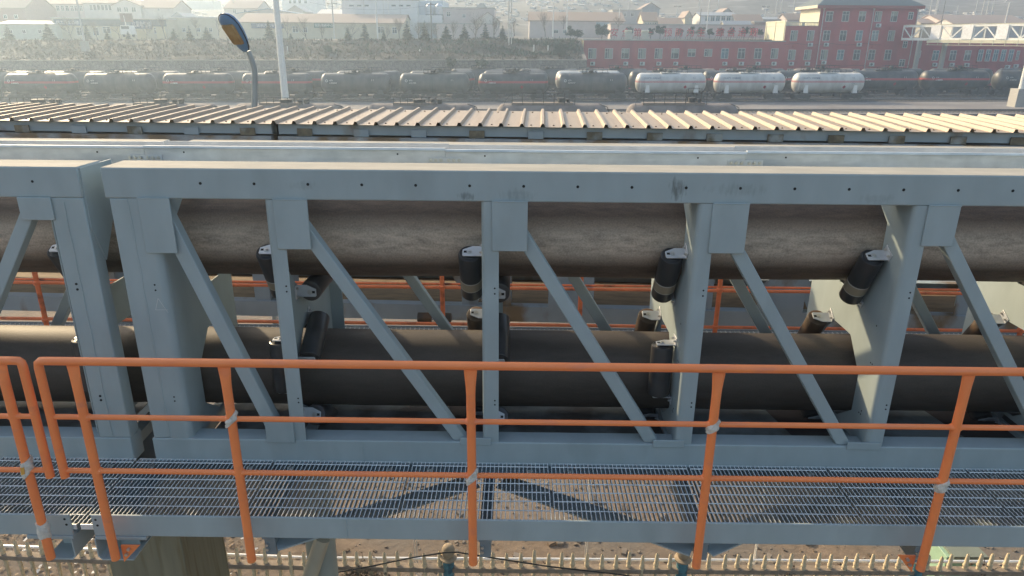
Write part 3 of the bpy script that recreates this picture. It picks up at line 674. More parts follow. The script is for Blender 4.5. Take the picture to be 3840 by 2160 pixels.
for px in (1075, 1350, 1935, 1655):
    x = at(px, 700, 7.6).x
    MB().bar((x-.55, 7.61, 7.9), (x+.30, 7.61, 6.3), .13, .02, up=(0, 1, 0)).build('diagonal_brace', OLDPAINT, sg)
MB().path([(-9.5, 8.2, 6.82), (9.5, 8.2, 6.82)], .30, 32).build('belt_pipe', BELT_OLD, sg, smooth=True)
MB().path([(-9.5, 8.2, 7.75), (9.5, 8.2, 7.75)], .30, 32).build('belt_pipe', BELT_OLD, sg, smooth=True)
x = at(1040, 805, 7.3).x
MB().lathe([(.03, x-.19), (.062, x-.185), (.066, x-.04), (.066, x-.01), (.066, x+.12), (.062, x+.19), (.03, x+.195)], (0, 7.35, 6.20), 'X', 20).build('return_roller', [RUST_ROLL], sg, smooth=True)
MB().lathe([(.068, x-.02), (.0685, x+.0), (.0685, x+.085), (.068, x+.105)], (0, 7.35, 6.20), 'X', 20).build('polished_sleeve', M('polished_steel', (.75, .77, .80), .2, 1), sg, smooth=True)
for xx in (2085, 2190):
    a = at(xx*1., 818, 7.57)
    MB().box(a.x-.13, a.x+.13, 7.565, 7.579, 6.09, 6.26).build('splice_plate', OLDPAINT, sg)
sg.rotation_euler = (0, 0, SG_ANG); sg.location = (0, 0, 0)

# ------------------------------------------------------------------ supports under the galleries
c1 = thing('box_column', (-2.9, 4.9, 0), 'stained cream box column with a dark side face, carrying the truss at lower left', 'column')
MB().box(-3.3, -2.68, 4.6, 5.3, -.2, 6.0).build('shaft', COLUMN, c1, bevel=.01)
MB().box(-3.34, -2.64, 4.56, 5.34, 6.0, 6.02).build('cap_plate', PAINT_DARK, c1)
c2 = thing('round_column', (-1.9, 5.75, 0), 'round grey green pipe column with a slanting beige brace pipe, below the walkway', 'column')
a = at(810, 1400, 5.75)
MB().tube((a.x, 5.75, -.2), (a.x, 5.75, 6.2), .145, n=24).build('shaft', M('grey_green_paint', (.30, .33, .30), .5, var=.06), c2, smooth=True)
MB().tube((at(805, 1372, 5.62).x+.03, 5.62, 4.58), (at(745, 1480, 5.4).x-.35, 5.2, 2.9), .075, n=20).build('brace_pipe', M('beige_pipe_paint', (.45, .40, .30), .55, var=.08), c2, smooth=True)
o = thing('support_leg', (8.5, 5.2, 0), 'grey support leg under the truss beyond the right picture edge', 'column')
MB().box(8.3, 8.7, 4.9, 5.3, -.2, 6.2).build('shaft', PAINT, o)
for i, x in enumerate((-4.85, 8.8)):
    o = thing('gallery_column', (x, 8.3, 0), 'grey column under the second gallery, %s' % ('behind the box column', 'at right')[i], 'column')
    MB().box(x-.15, x+.15, 8.1, 8.5, -.2, 6.1).build('shaft', PAINT_DARK, o)

# ------------------------------------------------------------------ concrete picket fence below
def fence():
    t = thing('picket_fence', (0, 8.47, .07), 'pale concrete picket fence with teal posts along the bottom of the picture', 'fence')
    def fy(x): return 8.44 + (.011*(x) if x > -3 else -.033+.035*(-3-x)) 
    pic = None; tops = MB()
    prof = [(.026, .12), (.030, .16), (.036, .6), (.030, 1.58), (.040, 1.60), (.040, 1.625), (.030, 1.64), (.040, 1.70), (.041, 1.82), (.036, 1.835), (.047, 1.85), (.047, 1.875), (.036, 1.89), (.035, 1.97), (.027, 2.04), (.014, 2.065), (.013, 2.05)]
    base = MB(); base.lathe([(r*.82, z) for r, z in prof], n=12)
    i = 0; posts = (-8.0, -4.45, -.976, 2.496, 5.997, 9.5)
    for k in range(-39, 41):
        x = -.11+.2005*k
        if min(abs(x-p) for p in posts) < .10: continue
        y = fy(x)
        if pic is None:
            base.v = [v+Vector((0, 8.47, .07)) for v in base.v]
            pic = base.build('picket', BAMBOO, t, smooth=40); pic.location = (x, y-8.47, -.07)
        else:
            c = pic.copy(); COL.objects.link(c); c.parent = t; c.location = (x+random.uniform(-.008, .008), y-8.47, -.07+random.uniform(-.02, .015)); c.rotation_euler = (random.uniform(-.012, .012), random.uniform(-.014, .014), random.uniform(0, 6))
        i += 1
    for j in range(len(posts)-1):
        a, b = posts[j], posts[j+1]
        for z in (1.765, .45):
            m = MB(); m.bar((a+.06, fy(a), z), (b-.06, fy(b), z), .12, .075); m.build('rail', FRAIL, t, bevel=.006)
    for p in posts:
        y = fy(p); m = MB()
        pr = [(.085, 0)]
        for q in range(40): z = .05+q*.0475; pr += [(.080, z), (.084, z+.012), (.084, z+.036), (.080, z+.045)]
        m.lathe(pr, (p, y, 0), 'Z', 20); po = m.build('post', TEAL, t, smooth=40)
        m = MB(); m.lathe([(.07, 1.94), (.125, 1.955), (.13, 1.975), (.10, 1.99), (.075, 1.995), (.085, 2.02), (.098, 2.06), (.096, 2.11), (.075, 2.16), (.04, 2.185), (.01, 2.19)], (p, y, 0), 'Z', 22); m.build('knob_cap', M('brown_concrete', (.34, .26, .17), .85, var=.12, scale=15, bump=.2), po, smooth=True)
    return fy
fy = fence()
tag(MB().path([(x, fy(x)+.16, 1.80) for x in (-8, -3, 0, 4, 9)], .024, 12).build('pipe', M('bright_pipe', (.78, .78, .75), .3, .3, var=.04), None, smooth=True), 'thin bright silver pipe running just behind the picket fence tops', 'pipe')
cb = at(840, 1449, 8.3); 
tag(MB().path([at(780, 1452, 8.3), at(930, 1425, 8.3), at(1040, 1402, 8.28), at(1120, 1390, 8.28), at(1150, 1389, 8.28), at(1250, 1405, 8.3), at(1380, 1425, 8.32), at(1560, 1445, 8.3), at(1700, 1470, 8.3)], .011, 6).build('cable', BLACK, None, smooth=True), 'black cable arching loosely over the picket fence near the middle', 'cable')
for i, (px, py, ln) in enumerate(((1045, 1388, .9), (1475, 1385, .9), (1902, 1388, .9))):
    b = at(px, py, 10.2); o = thing('marker_stake', b, 'thin pale twin stake behind the fence, the %s one of three' % ('left', 'middle', 'right')[i], 'stake', 'pale stakes behind the fence')
    MB().box(b.x-.022, b.x-.006, b.y, b.y+.02, b.z-1.2, b.z+1.6).build('strip', PALEW, o); MB().box(b.x+.012, b.x+.03, b.y+.03, b.y+.05, b.z-1.2, b.z+1.6).build('strip', PALEW, o)
b = at(2385, 1420, 9.4)
o = thing('cable_cabinet', (b.x, 9.4, .05), 'pale green cabinet with sloping grey green lid behind the fence at lower right', 'cabinet')
MB().box(b.x-.12, b.x+.42, 9.3, 9.9, .05, 1.35).build('cabinet_body', GREENBOX, o, bevel=.01)
mb = MB(); mb.prism([(9.24, 1.36), (9.95, 1.30), (9.95, 1.35), (9.24, 1.41)], lambda u, v, q: (q, u, v), b.x-.05, b.x+.5); mb.build('lid', M('lid_grey_green', (.17, .19, .15), .6), o)
def vines(name, x0, x1, n, label, seed):
    rnd = random.Random(seed); mb = MB()
    for i in range(n):
        x = rnd.uniform(x0, x1); y = fy(x)+rnd.uniform(-.12, .1); z = rnd.uniform(1.1, 1.75); pts = [Vector((x, y, z))]
        d = Vector((rnd.uniform(-1, 1), rnd.uniform(-.4, .4), rnd.uniform(-.4, 1)))
        for k in range(5):
            d += Vector((rnd.uniform(-.6, .6), rnd.uniform(-.3, .3), rnd.uniform(-.8, .5))); pts.append(pts[-1]+d.normalized()*.055)
        mb.path(pts, .0035, 3, False)
        for k in range(4):
            q = pts[k+1]; s = rnd.uniform(.008, .022); u = Vector((rnd.uniform(-1, 1), rnd.uniform(-1, 1), rnd.uniform(-1, 1))).normalized(); w = u.orthogonal().normalized()
            mb.add([q-u*s-w*s*.6, q+u*s-w*s*.6, q+u*s+w*s*.6, q-u*s+w*s*.6], [(0, 1, 2, 3)])
    return tag(mb.build(name, VINE, None), label, 'vine', kind=None)
vines('dry_vine', at(880, 1400, 8.4).x, at(950, 1400, 8.4).x, 190, 'clump of dry brown vine on the fence left of the knobbed teal post', 3)
vines('dry_vine', at(1990, 1400, 8.4).x, at(2025, 1400, 8.4).x, 40, 'small dry vine on the fence between the two right orange posts', 4)
vines('dry_vine', at(2445, 1430, 8.4).x, at(2530, 1430, 8.4).x, 90, 'dry brown vine on the fence in the lower right corner', 5)
# leaf litter and rubbish at lower left: loose bits nobody could count
rnd = random.Random(5); mb = MB()
for i in range(1500):
    q = Vector((rnd.uniform(-10, -4.3), rnd.uniform(8.0, 12), .09)); s = rnd.uniform(.015, .05); a = rnd.uniform(0, 6.28); u = Vector((math.cos(a), math.sin(a), rnd.uniform(-.5, .5)))*s; w = Vector((-math.sin(a), math.cos(a), rnd.uniform(-.5, .5)))*s*.6
    mb.cm = 0 if rnd.random() < .8 else 1
    mb.add([q-u-w, q+u-w, q+u+w, q-u+w], [(0, 1, 2, 3)])
tag(mb.build('leaf_litter', [LITTER, PALEW]), kind='stuff')

# ------------------------------------------------------------------ street lamp
lp = thing('street_lamp', (-4.42, 12, 0), 'street lamp with blue tilted head and amber cover on a bent grey pole', 'street lamp')
A0 = at(640, 275, 12.0); A1 = at(641, 190, 12.0); A2 = at(636, 160, 11.98); A3 = at(624, 128, 11.93)
MB().path([(A0.x-.12, 12, 0), (A0.x, 12, A0.z), A1, at(640.5, 176, 11.99), A2, at(630, 142, 11.95), A3], [.055, .050, .046, .044, .042, .040, .036], 18).build('pole', GPOLE, lp, smooth=True)
def lamp_head():
    tip = at(561, 36, 11.55); root = at(619, 126, 11.92); a = (tip-root); L = a.length; a = a.normalized()
    nrm = Vector((-.30, -.86, -.42)); nrm = (nrm-a*nrm.dot(a)).normalized(); sd = a.cross(nrm)      # nrm = the side with the amber cover
    def ring(t, w, dep, up, n=20):
        pts = []
        for j in range(n):
            th = 2*math.pi*j/n; cx, sx = math.cos(th), math.sin(th)
            off = (dep if sx > 0 else up)*abs(sx)**.8*(1 if sx > 0 else -1)
            pts.append(root+a*(t*L)+sd*(w*math.copysign(abs(cx)**.75, cx))+nrm*off)
        return pts
    prof = [(-.01, .035, .04, .03), (.02, .06, .055, .05), (.12, .095, .062, .075), (.25, .125, .060, .105), (.5, .155, .056, .125), (.72, .160, .055, .12), (.87, .135, .05, .098), (.96, .09, .042, .068), (1.0, .04, .028, .035)]
    mb = MB(); n = 20; vs = []
    for p in prof: vs += ring(*p)
    mb.add(vs, [(i*n+j, i*n+(j+1) % n, (i+1)*n+(j+1) % n, (i+1)*n+j) for i in range(len(prof)-1) for j in range(n)]+[tuple(range(n-1, -1, -1)), tuple(range((len(prof)-1)*n, len(prof)*n))])
    bm = mb.build('lamp_head', LAMPB, lp, smooth=True)
    ri = MB(); lst = [(-.0, .045), (.04, .075), (.12, .105), (.25, .132), (.5, .162), (.72, .167), (.87, .142), (.96, .097), (1.005, .04)]
    edge = [root+a*(t*L)+sd*w for t, w in lst]+[root+a*(t*L)-sd*w for t, w in lst[::-1]]
    ri.path(edge+[edge[0]], .009, 6); ri.build('seam_gasket', BLACK, bm, smooth=True)
    g = MB(); outline = [(.24, .095), (.30, .112), (.72, .125), (.78, .11), (.78, -.11), (.72, -.125), (.30, -.112), (.24, -.095)]
    vs = [root+a*(t*L)+sd*w+nrm*.050 for t, w in outline]+[root+a*(t*L*.97+.012)+sd*w*.8+nrm*.082 for t, w in outline]
    k = len(outline); g.add(vs, [(i, (i+1) % k, k+(i+1) % k, k+i) for i in range(k)]+[tuple(range(k, 2*k)), tuple(range(k-1, -1, -1))])
    g.build('lamp_cover', AMBER, lp, smooth=40)
lamp_head()
# ------------------------------------------------------------------ ground, railway yard, embankment, hill
TILT = .0083
def lerp(pts, y):
    for (a, za), (b, zb) in zip(pts, pts[1:]):
        if y <= b: return za+(zb-za)*max(0, (y-a))/(b-a)
    return pts[-1][1]
GPROF = [(-60, 0), (14, .05), (30, -.2), (55, -.75), (74, -.72), (80, -.35), (100, .0), (108, .1), (140, .25)]
def gz(x, y): return lerp(GPROF, y)+TILT*x*min(1, max(0, (y-10)/50))
def sheet(name, xs, ys, zf, mat, kind='structure'):
    mb = MB(); nx = len(xs); vs = [(x, y, zf(x, y)) for y in ys for x in xs]
    mb.add(vs, [(j*nx+i, j*nx+i+1, (j+1)*nx+i+1, (j+1)*nx+i) for j in range(len(ys)-1) for i in range(nx-1)])
    return tag(mb.build(name, mat, None, smooth=True), kind=kind)
def rng(a, b, n): return [a+(b-a)*i/n for i in range(n+1)]
sheet('ground', rng(-420, 420, 56), [-60, -20, 0, 5, 8, 12, 16, 22, 30], gz, SOIL)
sheet('rail_yard', rng(-420, 420, 56), [30, 40, 55, 74, 80, 90, 100, 108, 120, 134], gz, BALLAST)
sheet('coal_strip', rng(-200, 200, 40), [72, 75, 79, 80, 84], lambda x, y: gz(x, y)+.03, COAL)
sheet('coal_strip', rng(-200, 200, 40), [109.8, 112, 114.6], lambda x, y: gz(x, y)+.03, COAL)
SLP = [(132.8, 5.5), (136, 6.2), (139, 6.5), (144, 8.0), (149, 8.85), (152, 9.0), (196, 9.3)]
def sz(x, y):
    w = .30*math.sin(x*.13+y*.4)+.22*math.sin(x*.31-y*.23)
    return lerp(SLP, y)+TILT*x+w*(1 if 134 < y < 148 else .12)
SLOPE = M('dry_brush_slope', (.062, .054, .044), .95, var=.35, scale=1.6, bump=1, bscale=3, col2=(.095, .08, .06), lo=.48, hi=.66, s2=.22, st2=(.5, 1, 1))
sheet('embankment', rng(-200, 12, 90), rng(132.8, 152, 16), sz, SLOPE)
TERR = M('terrace_soil', (.24, .21, .17), .95, var=.2, scale=.8, bump=.4, bscale=3)
sheet('terrace', rng(-260, 260, 40), [152, 160, 175, 196], sz, TERR)
def hz(x, y):
    f = (y-196)/200
    k = .55+.45*min(1, max(0, (x+110)/150))
    return 9.3+TILT*x+k*(20*f+16*max(0, f)**1.6)+1.2*math.sin(x*.05+y*.03)*min(1, f*2)+.8*math.sin(x*.11-y*.07)*min(1, f*2)
HILL = M('stony_hill', (.15, .135, .115), .95, var=.25, scale=.25, bump=.8, bscale=1.2, col2=(.27, .255, .23), lo=.56, hi=.66, s2=.16, st2=(.5, 1.6, 1))
sheet('hill', rng(-420, 420, 120), rng(196, 440, 50), hz, HILL)
rnd = random.Random(11); mb = MB()
for i in range(9000):
    x = rnd.uniform(-260, 260); y = 200+230*rnd.random()
    if math.sin(x*.06+1)+math.sin(y*.11)+math.sin(x*.021+y*.05) < rnd.uniform(-.6, 1.6): continue
    s = rnd.uniform(.18, .85); z = hz(x, y); c = Vector((x, y, z+s*.15)); a = rnd.uniform(0, 3)
    mb.obox(c, (s*1.5*math.cos(a), s*1.5*math.sin(a), 0), (-s*.8*math.sin(a), s*.8*math.cos(a), .1), (.1*s, 0, s*.4))
tag(mb.build('rubble', ROCK), kind='stuff')

rnd = random.Random(31); mb = MB()
for i in range(2600):
    x = rnd.uniform(-9, 10); y = rnd.uniform(5, 13.5); q = rnd.uniform(.008, .035) if rnd.random() < .93 else rnd.uniform(.04, .09); a = rnd.uniform(0, 3)
    mb.cm = rnd.randrange(2); mb.obox((x, y, gz(x, y)+q*.3), (q*math.cos(a), q*math.sin(a), q*.2), (-q*.7*math.sin(a), q*.7*math.cos(a), 0), (0, q*.15, q*.5))
tag(mb.build('gravel', [SOIL, M('dull_stones', (.24, .20, .16), .95, var=.3)]), kind='stuff')
# retaining wall of rough stone
def stone_mat():
    m = bpy.data.materials.new('rough_stone_wall'); m.use_nodes = True; n = m.node_tree.nodes; L = m.node_tree.links; b = n['Principled BSDF']
    tc = n.new('ShaderNodeTexCoord'); v = n.new('ShaderNodeTexVoronoi'); v.feature = 'DISTANCE_TO_EDGE'; v.inputs['Scale'].default_value = 2.3; L.new(tc.outputs['Object'], v.inputs[0])
    v2 = n.new('ShaderNodeTexVoronoi'); v2.inputs['Scale'].default_value = 2.3; L.new(tc.outputs['Object'], v2.inputs[0])
    r = n.new('ShaderNodeMapRange'); r.inputs[1].default_value = .03; r.inputs[2].default_value = .12; L.new(v.outputs[0], r.inputs[0])
    h = n.new('ShaderNodeMix'); h.data_type = 'RGBA'; h.inputs[6].default_value = (.17, .145, .125, 1); h.inputs[7].default_value = (.33, .29, .26, 1); L.new(v2.outputs['Color'], h.inputs[0])
    mx = n.new('ShaderNodeMix'); mx.data_type = 'RGBA'; L.new(r.outputs[0], mx.inputs[0]); mx.inputs[6].default_value = (.20, .17, .145, 1); L.new(h.outputs[2], mx.inputs[7])
    L.new(mx.outputs[2], b.inputs['Base Color']); b.inputs['Roughness'].default_value = .95
    bp = n.new('ShaderNodeBump'); bp.inputs['Strength'].default_value = .6; bp.inputs['Distance'].default_value = .1; L.new(r.outputs[0], bp.inputs['Height']); L.new(bp.outputs[0], b.inputs['Normal'])
    return m
rw = thing('retaining_wall', (-80, 133, .2), 'long rough stone retaining wall behind the tank wagons, left of the red building', 'wall')
mb = MB(); mb.prism([(132.2, -1), (132.5, 5.45), (133.3, 5.45), (133.3, -1)], lambda u, v, q: (q, u, v+TILT*q), -210, 12); mb.build('stone_face', stone_mat(), rw)
mb = MB(); mb.prism([(132.4, 5.452), (132.4, 5.60), (133.4, 5.60), (133.4, 5.452)], lambda u, v, q: (q, u, v+TILT*q), -210, 12); mb.build('coping', M('wall_coping', (.30, .27, .24), .9, var=.1), rw)

mb = MB(); mb.prism([(133.3, -1), (133.3, 5.6), (139, 6.7), (149.5, 9.1), (152, 9.2), (152, -1)], lambda u, v, q: (q, u, v), 11.6, 12.2); mb.build('return_wall', stone_mat(), rw)
# railway tracks
def track(y, sleepers=False):
    t = bpy.data.objects.new('railway_track', None); COL.objects.link(t); t.location = (0, y, 0); ORG[t.name] = Vector((0, y, 0)); tag(t, kind='structure')
    for dy in (-.72, .72):
        mb = MB(); z = gz(0, y); mb.prism([(y+dy-.036, .10), (y+dy+.036, .10), (y+dy+.036, .24), (y+dy-.036, .24)], lambda u, v, q: (q, u, v+gz(q, y)), -200, 200); mb.build('rail', RAILM, t)
    mb = MB(); x = -110
    while x < 110: mb.box(x-.12, x+.12, y-1.25, y+1.25, gz(x, y)-.05, gz(x, y)+.09); x += .6
    mb.build('sleepers', SLEEPER, t)
for y in (68.5, 77, 82, 91.5, 97, 112, 119, 126): track(y)
# ------------------------------------------------------------------ tank wagons
TR, TC = 1.47, 2.43     # radius and centre height of the barrel
TK = {
 'black': M('sooty_black_tank', (.060, .064, .066), .45, var=.22, scale=.8, col2=(.115, .112, .105), lo=.42, hi=.66, s2=.9, st2=(1, 1, .35)),
 'red': band_mat('black_tank_with_red_band', (.058, .062, .064), [(TC+.02, TC+.33, (.42, .055, .06))], rough=.45, var=.2, scale=.8, base2=(.11, .108, .10)),
 'white': band_mat('white_tank_with_red_bands', (.60, .59, .55), [(TC+.12, TC+.24, (.48, .08, .09)), (TC+.29, TC+.35, (.48, .10, .10))], rough=.45, var=.05, scale=1, base2=(.42, .41, .38)),
 'brown': M('dusty_brown_tank', (.20, .165, .145), .8, var=.15, scale=.8, col2=(.27, .225, .195), lo=.42, hi=.62, s2=.8),
 'green': M('greenish_black_tank', (.075, .083, .078), .45, var=.2, scale=.8, col2=(.13, .13, .115), lo=.42, hi=.66, s2=.9, st2=(1, 1, .35)),
}
def barrel(mb, hl, r=TR):
    pr = []
    for i in range(9):
        a = math.pi/2*i/8; pr.append((max(.02, r*math.sin(a)**.9), -hl+.85*(1-math.cos(a))))
    for x in (-hl+1.9, -hl+3.8, 0, hl-3.8, hl-1.9): pr += [(r, x-.03), (r+.012, x-.02), (r+.012, x+.02), (r, x+.03)]
    pr += [(q, -x) for q, x in pr[:9][::-1]]
    mb.lathe(pr, (0, 0, TC), 'X', 40)
def make_bogie(t, sx):
    b = MB()
    for y in (-1.0, 1.0):
        b.prism([(-1.25, .62), (-.95, .76), (-.35, .78), (-.15, .68), (.15, .68), (.35, .78), (.95, .76), (1.25, .62), (1.2, .36), (.75, .36), (.45, .22), (-.45, .22), (-.75, .36), (-1.2, .36)], lambda u, v, q: (sx+u, y+q, v), -.07, .07)
    b.box(sx-.35, sx+.35, -1.05, 1.05, .5, .72)
    bg = b.build('bogie', UNDER, t)
    for wx in (-.875, .875):
        for y in (-.74, .74):
            m = MB(); m.lathe([(.1, y-.07), (.36, y-.06), (.42, y-.065), (.42, y+.05), (.36, y+.06), (.12, y+.05), (.10, y+.09)] if y > 0 else [(.10, y-.09), (.12, y-.05), (.36, y-.06), (.42, y-.05), (.42, y+.065), (.36, y+.06), (.1, y+.07)], (sx+wx, 0, .42), 'Y', 22)
            m.build('wheel', M('steel_wheel', (.085, .08, .078), .5, .3, var=.2), bg, smooth=40)
def wagon(kind, style):
    t = thing('tank_wagon', (0, 0, 0), 'tank wagon', 'tank wagon')
    hl = 5.35
    m = MB(); barrel(m, hl); m.build('tank_shell', TK[kind], t, smooth=35)
    m = MB(); m.box(-5.75, 5.75, -.35, .35, .78, 1.0).box(-5.8, -5.55, -1.35, 1.35, .75, 1.02).box(5.55, 5.8, -1.35, 1.35, .75, 1.02)
    for x in (-3.9, 3.9): m.box(x-.45, x+.45, -1.2, 1.2, .8, 1.35)
    m.box(-1.2, .4, -1.1, -.5, .55, .85).box(.9, 1.8, -1.0, -.4, .5, .85)
    m.build('underframe', UNDER, t)
    for sx in (-3.9, 3.9): make_bogie(t, sx)
    for s in (-1, 1): MB().box(min(s*5.8, s*6.0), max(s*5.8, s*6.0), -.15, .15, .78, 1.0).build('coupler', UNDER, t); MB().path([(s*5.8, -.5, .9), (s*5.9, -.5, .45), (s*6.0, -.4, .5)], .03, 5).build('brake_hose', UNDER, t)
    zt = TC+TR
    if style == 'low':
        m = MB(); m.box(-1.6, .7, -.62, .62, zt+.03, zt+.07).box(-1.6, 2.6 if kind != 'white' else 1.2, -.45, -.30, zt-.02, zt+.05)
        m.build('top_platform', WHITE if kind == 'white' else UNDER, t)
        m = MB()
        for x in (-1.55, -.4, .65, 1.5, 2.3): m.tube((x, -.6, zt), (x, -.6, zt+.52), .03, n=5)
        m.tube((-1.55, -.6, zt+.5), (2.3, -.6, zt+.5), .026, n=5).tube((-1.55, .6, zt+.5), (.65, .6, zt+.5), .018, n=5)
        m.build('railing', UNDER, t)
        m = MB(); m.lathe([(.36, zt-.05), (.36, zt+.30), (.42, zt+.31), (.42, zt+.36), (.30, zt+.42), (.03, zt+.45)], (-.2, 0, 0), 'Z', 18); m.build('manhole_dome', UNDER if kind != 'white' else TK['green'], t, smooth=30)
        MB().lathe([(.09, zt-.05), (.09, zt+.28), (.03, zt+.3)], (.55, .1, 0), 'Z', 10).build('valve', UNDER, t, smooth=30); MB().lathe([(.07, zt-.05), (.07, zt+.25), (.03, zt+.27)], (-.95, -.1, 0), 'Z', 10).build('valve', UNDER, t, smooth=30)
        m = MB(); lx = 5.05
        for dy in (-.55, -.25): m.path([(4.6, dy, zt-.12), (5.2, dy, zt-.35), (5.5, dy, TC+.5), (5.62, dy, 1.0)], .022, 5)
        for i in range(7): m.tube((5.2+.06*i, -.55, zt-.4-i*.33), (5.2+.06*i, -.25, zt-.4-i*.33), .016, n=5)
        m.build('end_ladder', UNDER, t)
    else:
        nx = 3.6 if style == 'rail' else 2.4
        m = MB(); m.box(-nx-.2, nx*.55, -.55, .55, zt+.05, zt+.09); m.box(-nx-.2, nx*.55, -.62, -.58, zt-.14, zt+.09); m.build('top_platform', DUSTY, t)
        m = MB(); hh = 1.0 if style == 'rail' else .55; n = 6
        for i in range(n+1):
            x = -nx-.15+(nx*1.55+.3)*i/n
            for y in (-.6,): m.tube((x, y, zt-.1), (x, y, zt+hh), .03, n=5)
        m.tube((-nx-.15, -.6, zt+hh), (nx*.55+.15, -.6, zt+hh), .025, n=5)
        if style == 'rail':
            m.path([(.2, -.55, zt), (.2, -.55, zt+1.35), (nx*.45, -.55, zt+1.35), (nx*.45, -.55, zt)], .025, 5)
            m.path([(.6, .5, zt), (.6, .5, zt+1.35), (nx*.45, .5, zt+1.35), (nx*.45, .5, zt)], .025, 5)
            m.path([(-nx-.15, -.6, zt+hh), (-nx-.8, -.6, zt+.3), (-nx-1.2, -.6, TC+.6)], .025, 5)
        m.build('railing', UNDER, t)
        for dx, rr, hgt in (((.9, .34, .55), (1.55, .15, .4)) if style == 'rail' else ((-.2, .58, .42), (1.1, .24, .42), (1.75, .24, .42))):
            m = MB(); m.lathe([(rr, zt-.1), (rr, zt+hgt*.7), (rr*1.12, zt+hgt*.72), (rr*1.12, zt+hgt*.9), (rr*.6, zt+hgt), (.03, zt+hgt+.02)], (dx, 0, 0), 'Z', 18); m.build('manhole_dome', UNDER, t, smooth=30)
        m = MB()
        for dy in (-.5, -.15): m.path([(4.4, dy, zt), (5.2, dy, zt-.3), (5.55, dy, TC+.4), (5.65, dy, 1.0)], .025, 5)
        for i in range(8): m.tube((5.1+.06*i, -.5, zt-.3-i*.33), (5.1+.06*i, -.15, zt-.3-i*.33), .018, n=5)
        m.build('end_ladder', UNDER, t)
    m = MB(); sl = 1.5 if kind == 'white' else .9
    for dx in (-.2, .2): m.path([(dx, -TR*.3, zt-.05), (dx, -TR-.02, TC), (dx, -TR+.02, .9)] if kind not in ('white',) else [(dx-4.6, -TR*.4, zt-.15), (dx-4.6, -TR-.02, TC), (dx-4.6, -TR+.3, 1.2)], .02, 5)
    m.build('side_ladder', UNDER if kind != 'white' else WHITE, t)
    if kind == 'white':
        for x in (-3.7, 3.7): MB().prism([(-.35, 1.0), (.35, 1.0), (.22, 2.15), (-.22, 2.15)], lambda u, v, q: (x+u, q, v), -TR-.02, -TR+.55).build('saddle', WHITE, t)
    return t
PROTO = {}
def place(kind, style, x, y, label, group, num=None, cls='G70'):
    z = gz(x, y)+.24
    k = (kind, style)
    if k not in PROTO: o = PROTO[k] = wagon(kind, style); o['used'] = 0
    o = PROTO[k]
    first = o['used'] == 0; o['used'] = 1
    if not first: o = dup(o)
    o['label'] = label; o['group'] = group
    o.location = (x, y, z); o.rotation_euler = (0, -TILT, 0)
    if num:
        sgn = bpy.data.objects.new('lettering', None)
        mt = LETTER if kind != 'white' else DLETTER
        q = []
        y0 = -TR-.004
        def put(s, size, px, pz):
            c = bpy.data.curves.new('t', 'FONT'); c.body = s; c.size = size; c.extrude = .006; c.align_x = 'LEFT'; c.align_y = 'CENTER'; c.resolution_u = 1
            tt = bpy.data.objects.new('t', c); COL.objects.link(tt); dg = bpy.context.evaluated_depsgraph_get(); me = bpy.data.meshes.new_from_object(tt.evaluated_get(dg)); bpy.data.objects.remove(tt); bpy.data.curves.remove(c)
            k0 = len(mb.v)
            for v in me.vertices:
                zz = pz+v.co.y; yy = -math.sqrt(max(.01, (TR+.006)**2-(zz-TC)**2))-v.co.z
                mb.v.append(Vector((px+v.co.x, yy, zz)))
            for p in me.polygons: mb.f.append([k0+i for i in p.vertices]); mb.mi.append(0)
            bpy.data.meshes.remove(me)
        bpy.data.objects.remove(sgn)
        mb = MB()
        if kind == 'white': put(cls+'  '+num, .36, -4.3, TC+.72); put('11', .4, 3.1, TC+.75); put('6714', .26, 3.0, TC-.05)
        else:
            put(cls, .30, -3.75, TC+.42); put(num, .32, -3.75, TC+.05); put('1 1', .34, 2.6, TC+.45)
            zz = TC+.38; n = 14; k0 = len(mb.v)
            for rr in (.14, .19):
                for j in range(n): a = 2*math.pi*j/n; z2 = zz+rr*math.sin(a); mb.v.append(Vector((-4.15+rr*math.cos(a), -math.sqrt((TR+.008)**2-(z2-TC)**2), z2)))
            for j in range(n): mb.f.append([k0+j, k0+(j+1) % n, k0+n+(j+1) % n, k0+n+j]); mb.mi.append(0)
        if o.name not in ORG: ORG[o.name] = Vector((0, 0, 0))
        sv = ORG[o.name]; ORG[o.name] = Vector((0, 0, 0)); mb.build('lettering', mt, o); ORG[o.name] = sv
        if kind in ('white', 'red'):
            ORG[o.name] = Vector((0, 0, 0))
            m2 = MB(); xx, zz = 2.0 if kind == 'white' else 1.3, TC-.55; s = .27; yy = -math.sqrt((TR+.01)**2-.55**2)
            m2.add([(xx-s, yy, zz), (xx, yy+.13, zz-s), (xx+s, yy, zz), (xx, yy-.13, zz+s)], [(0, 1, 2, 3)]); m2.build('hazard_diamond', SIGNRED, o)
            if kind == 'white':
                m2 = MB(); z0, z1 = TC+.45, TC+1.0
                m2.add([(-4.5, -math.sqrt(TR**2-(z0-TC)**2)-.003, z0), (-2.3, -math.sqrt(TR**2-(z0-TC)**2)-.003, z0), (-2.3, -math.sqrt(TR**2-(z1-TC)**2)-.003, z1), (-4.5, -math.sqrt(TR**2-(z1-TC)**2)-.003, z1)], [(0, 1, 2, 3)]); m2.build('number_panel', WHITE, o)
            ORG[o.name] = sv
    return o
def xat(pd, py, Y): return at(pd, py, Y).x
GR = 'tank wagons of the front train'
FR = [('black', None), ('red', '6184003'), ('black', '6183435'), ('red', '6183846'), ('red', '6183038'), ('black', '6182808'), ('green', '6181985'), ('red', '6270017'), ('black', '6270007'), ('white', '0987465'), ('white', '0980082'), ('white', '0987106')]
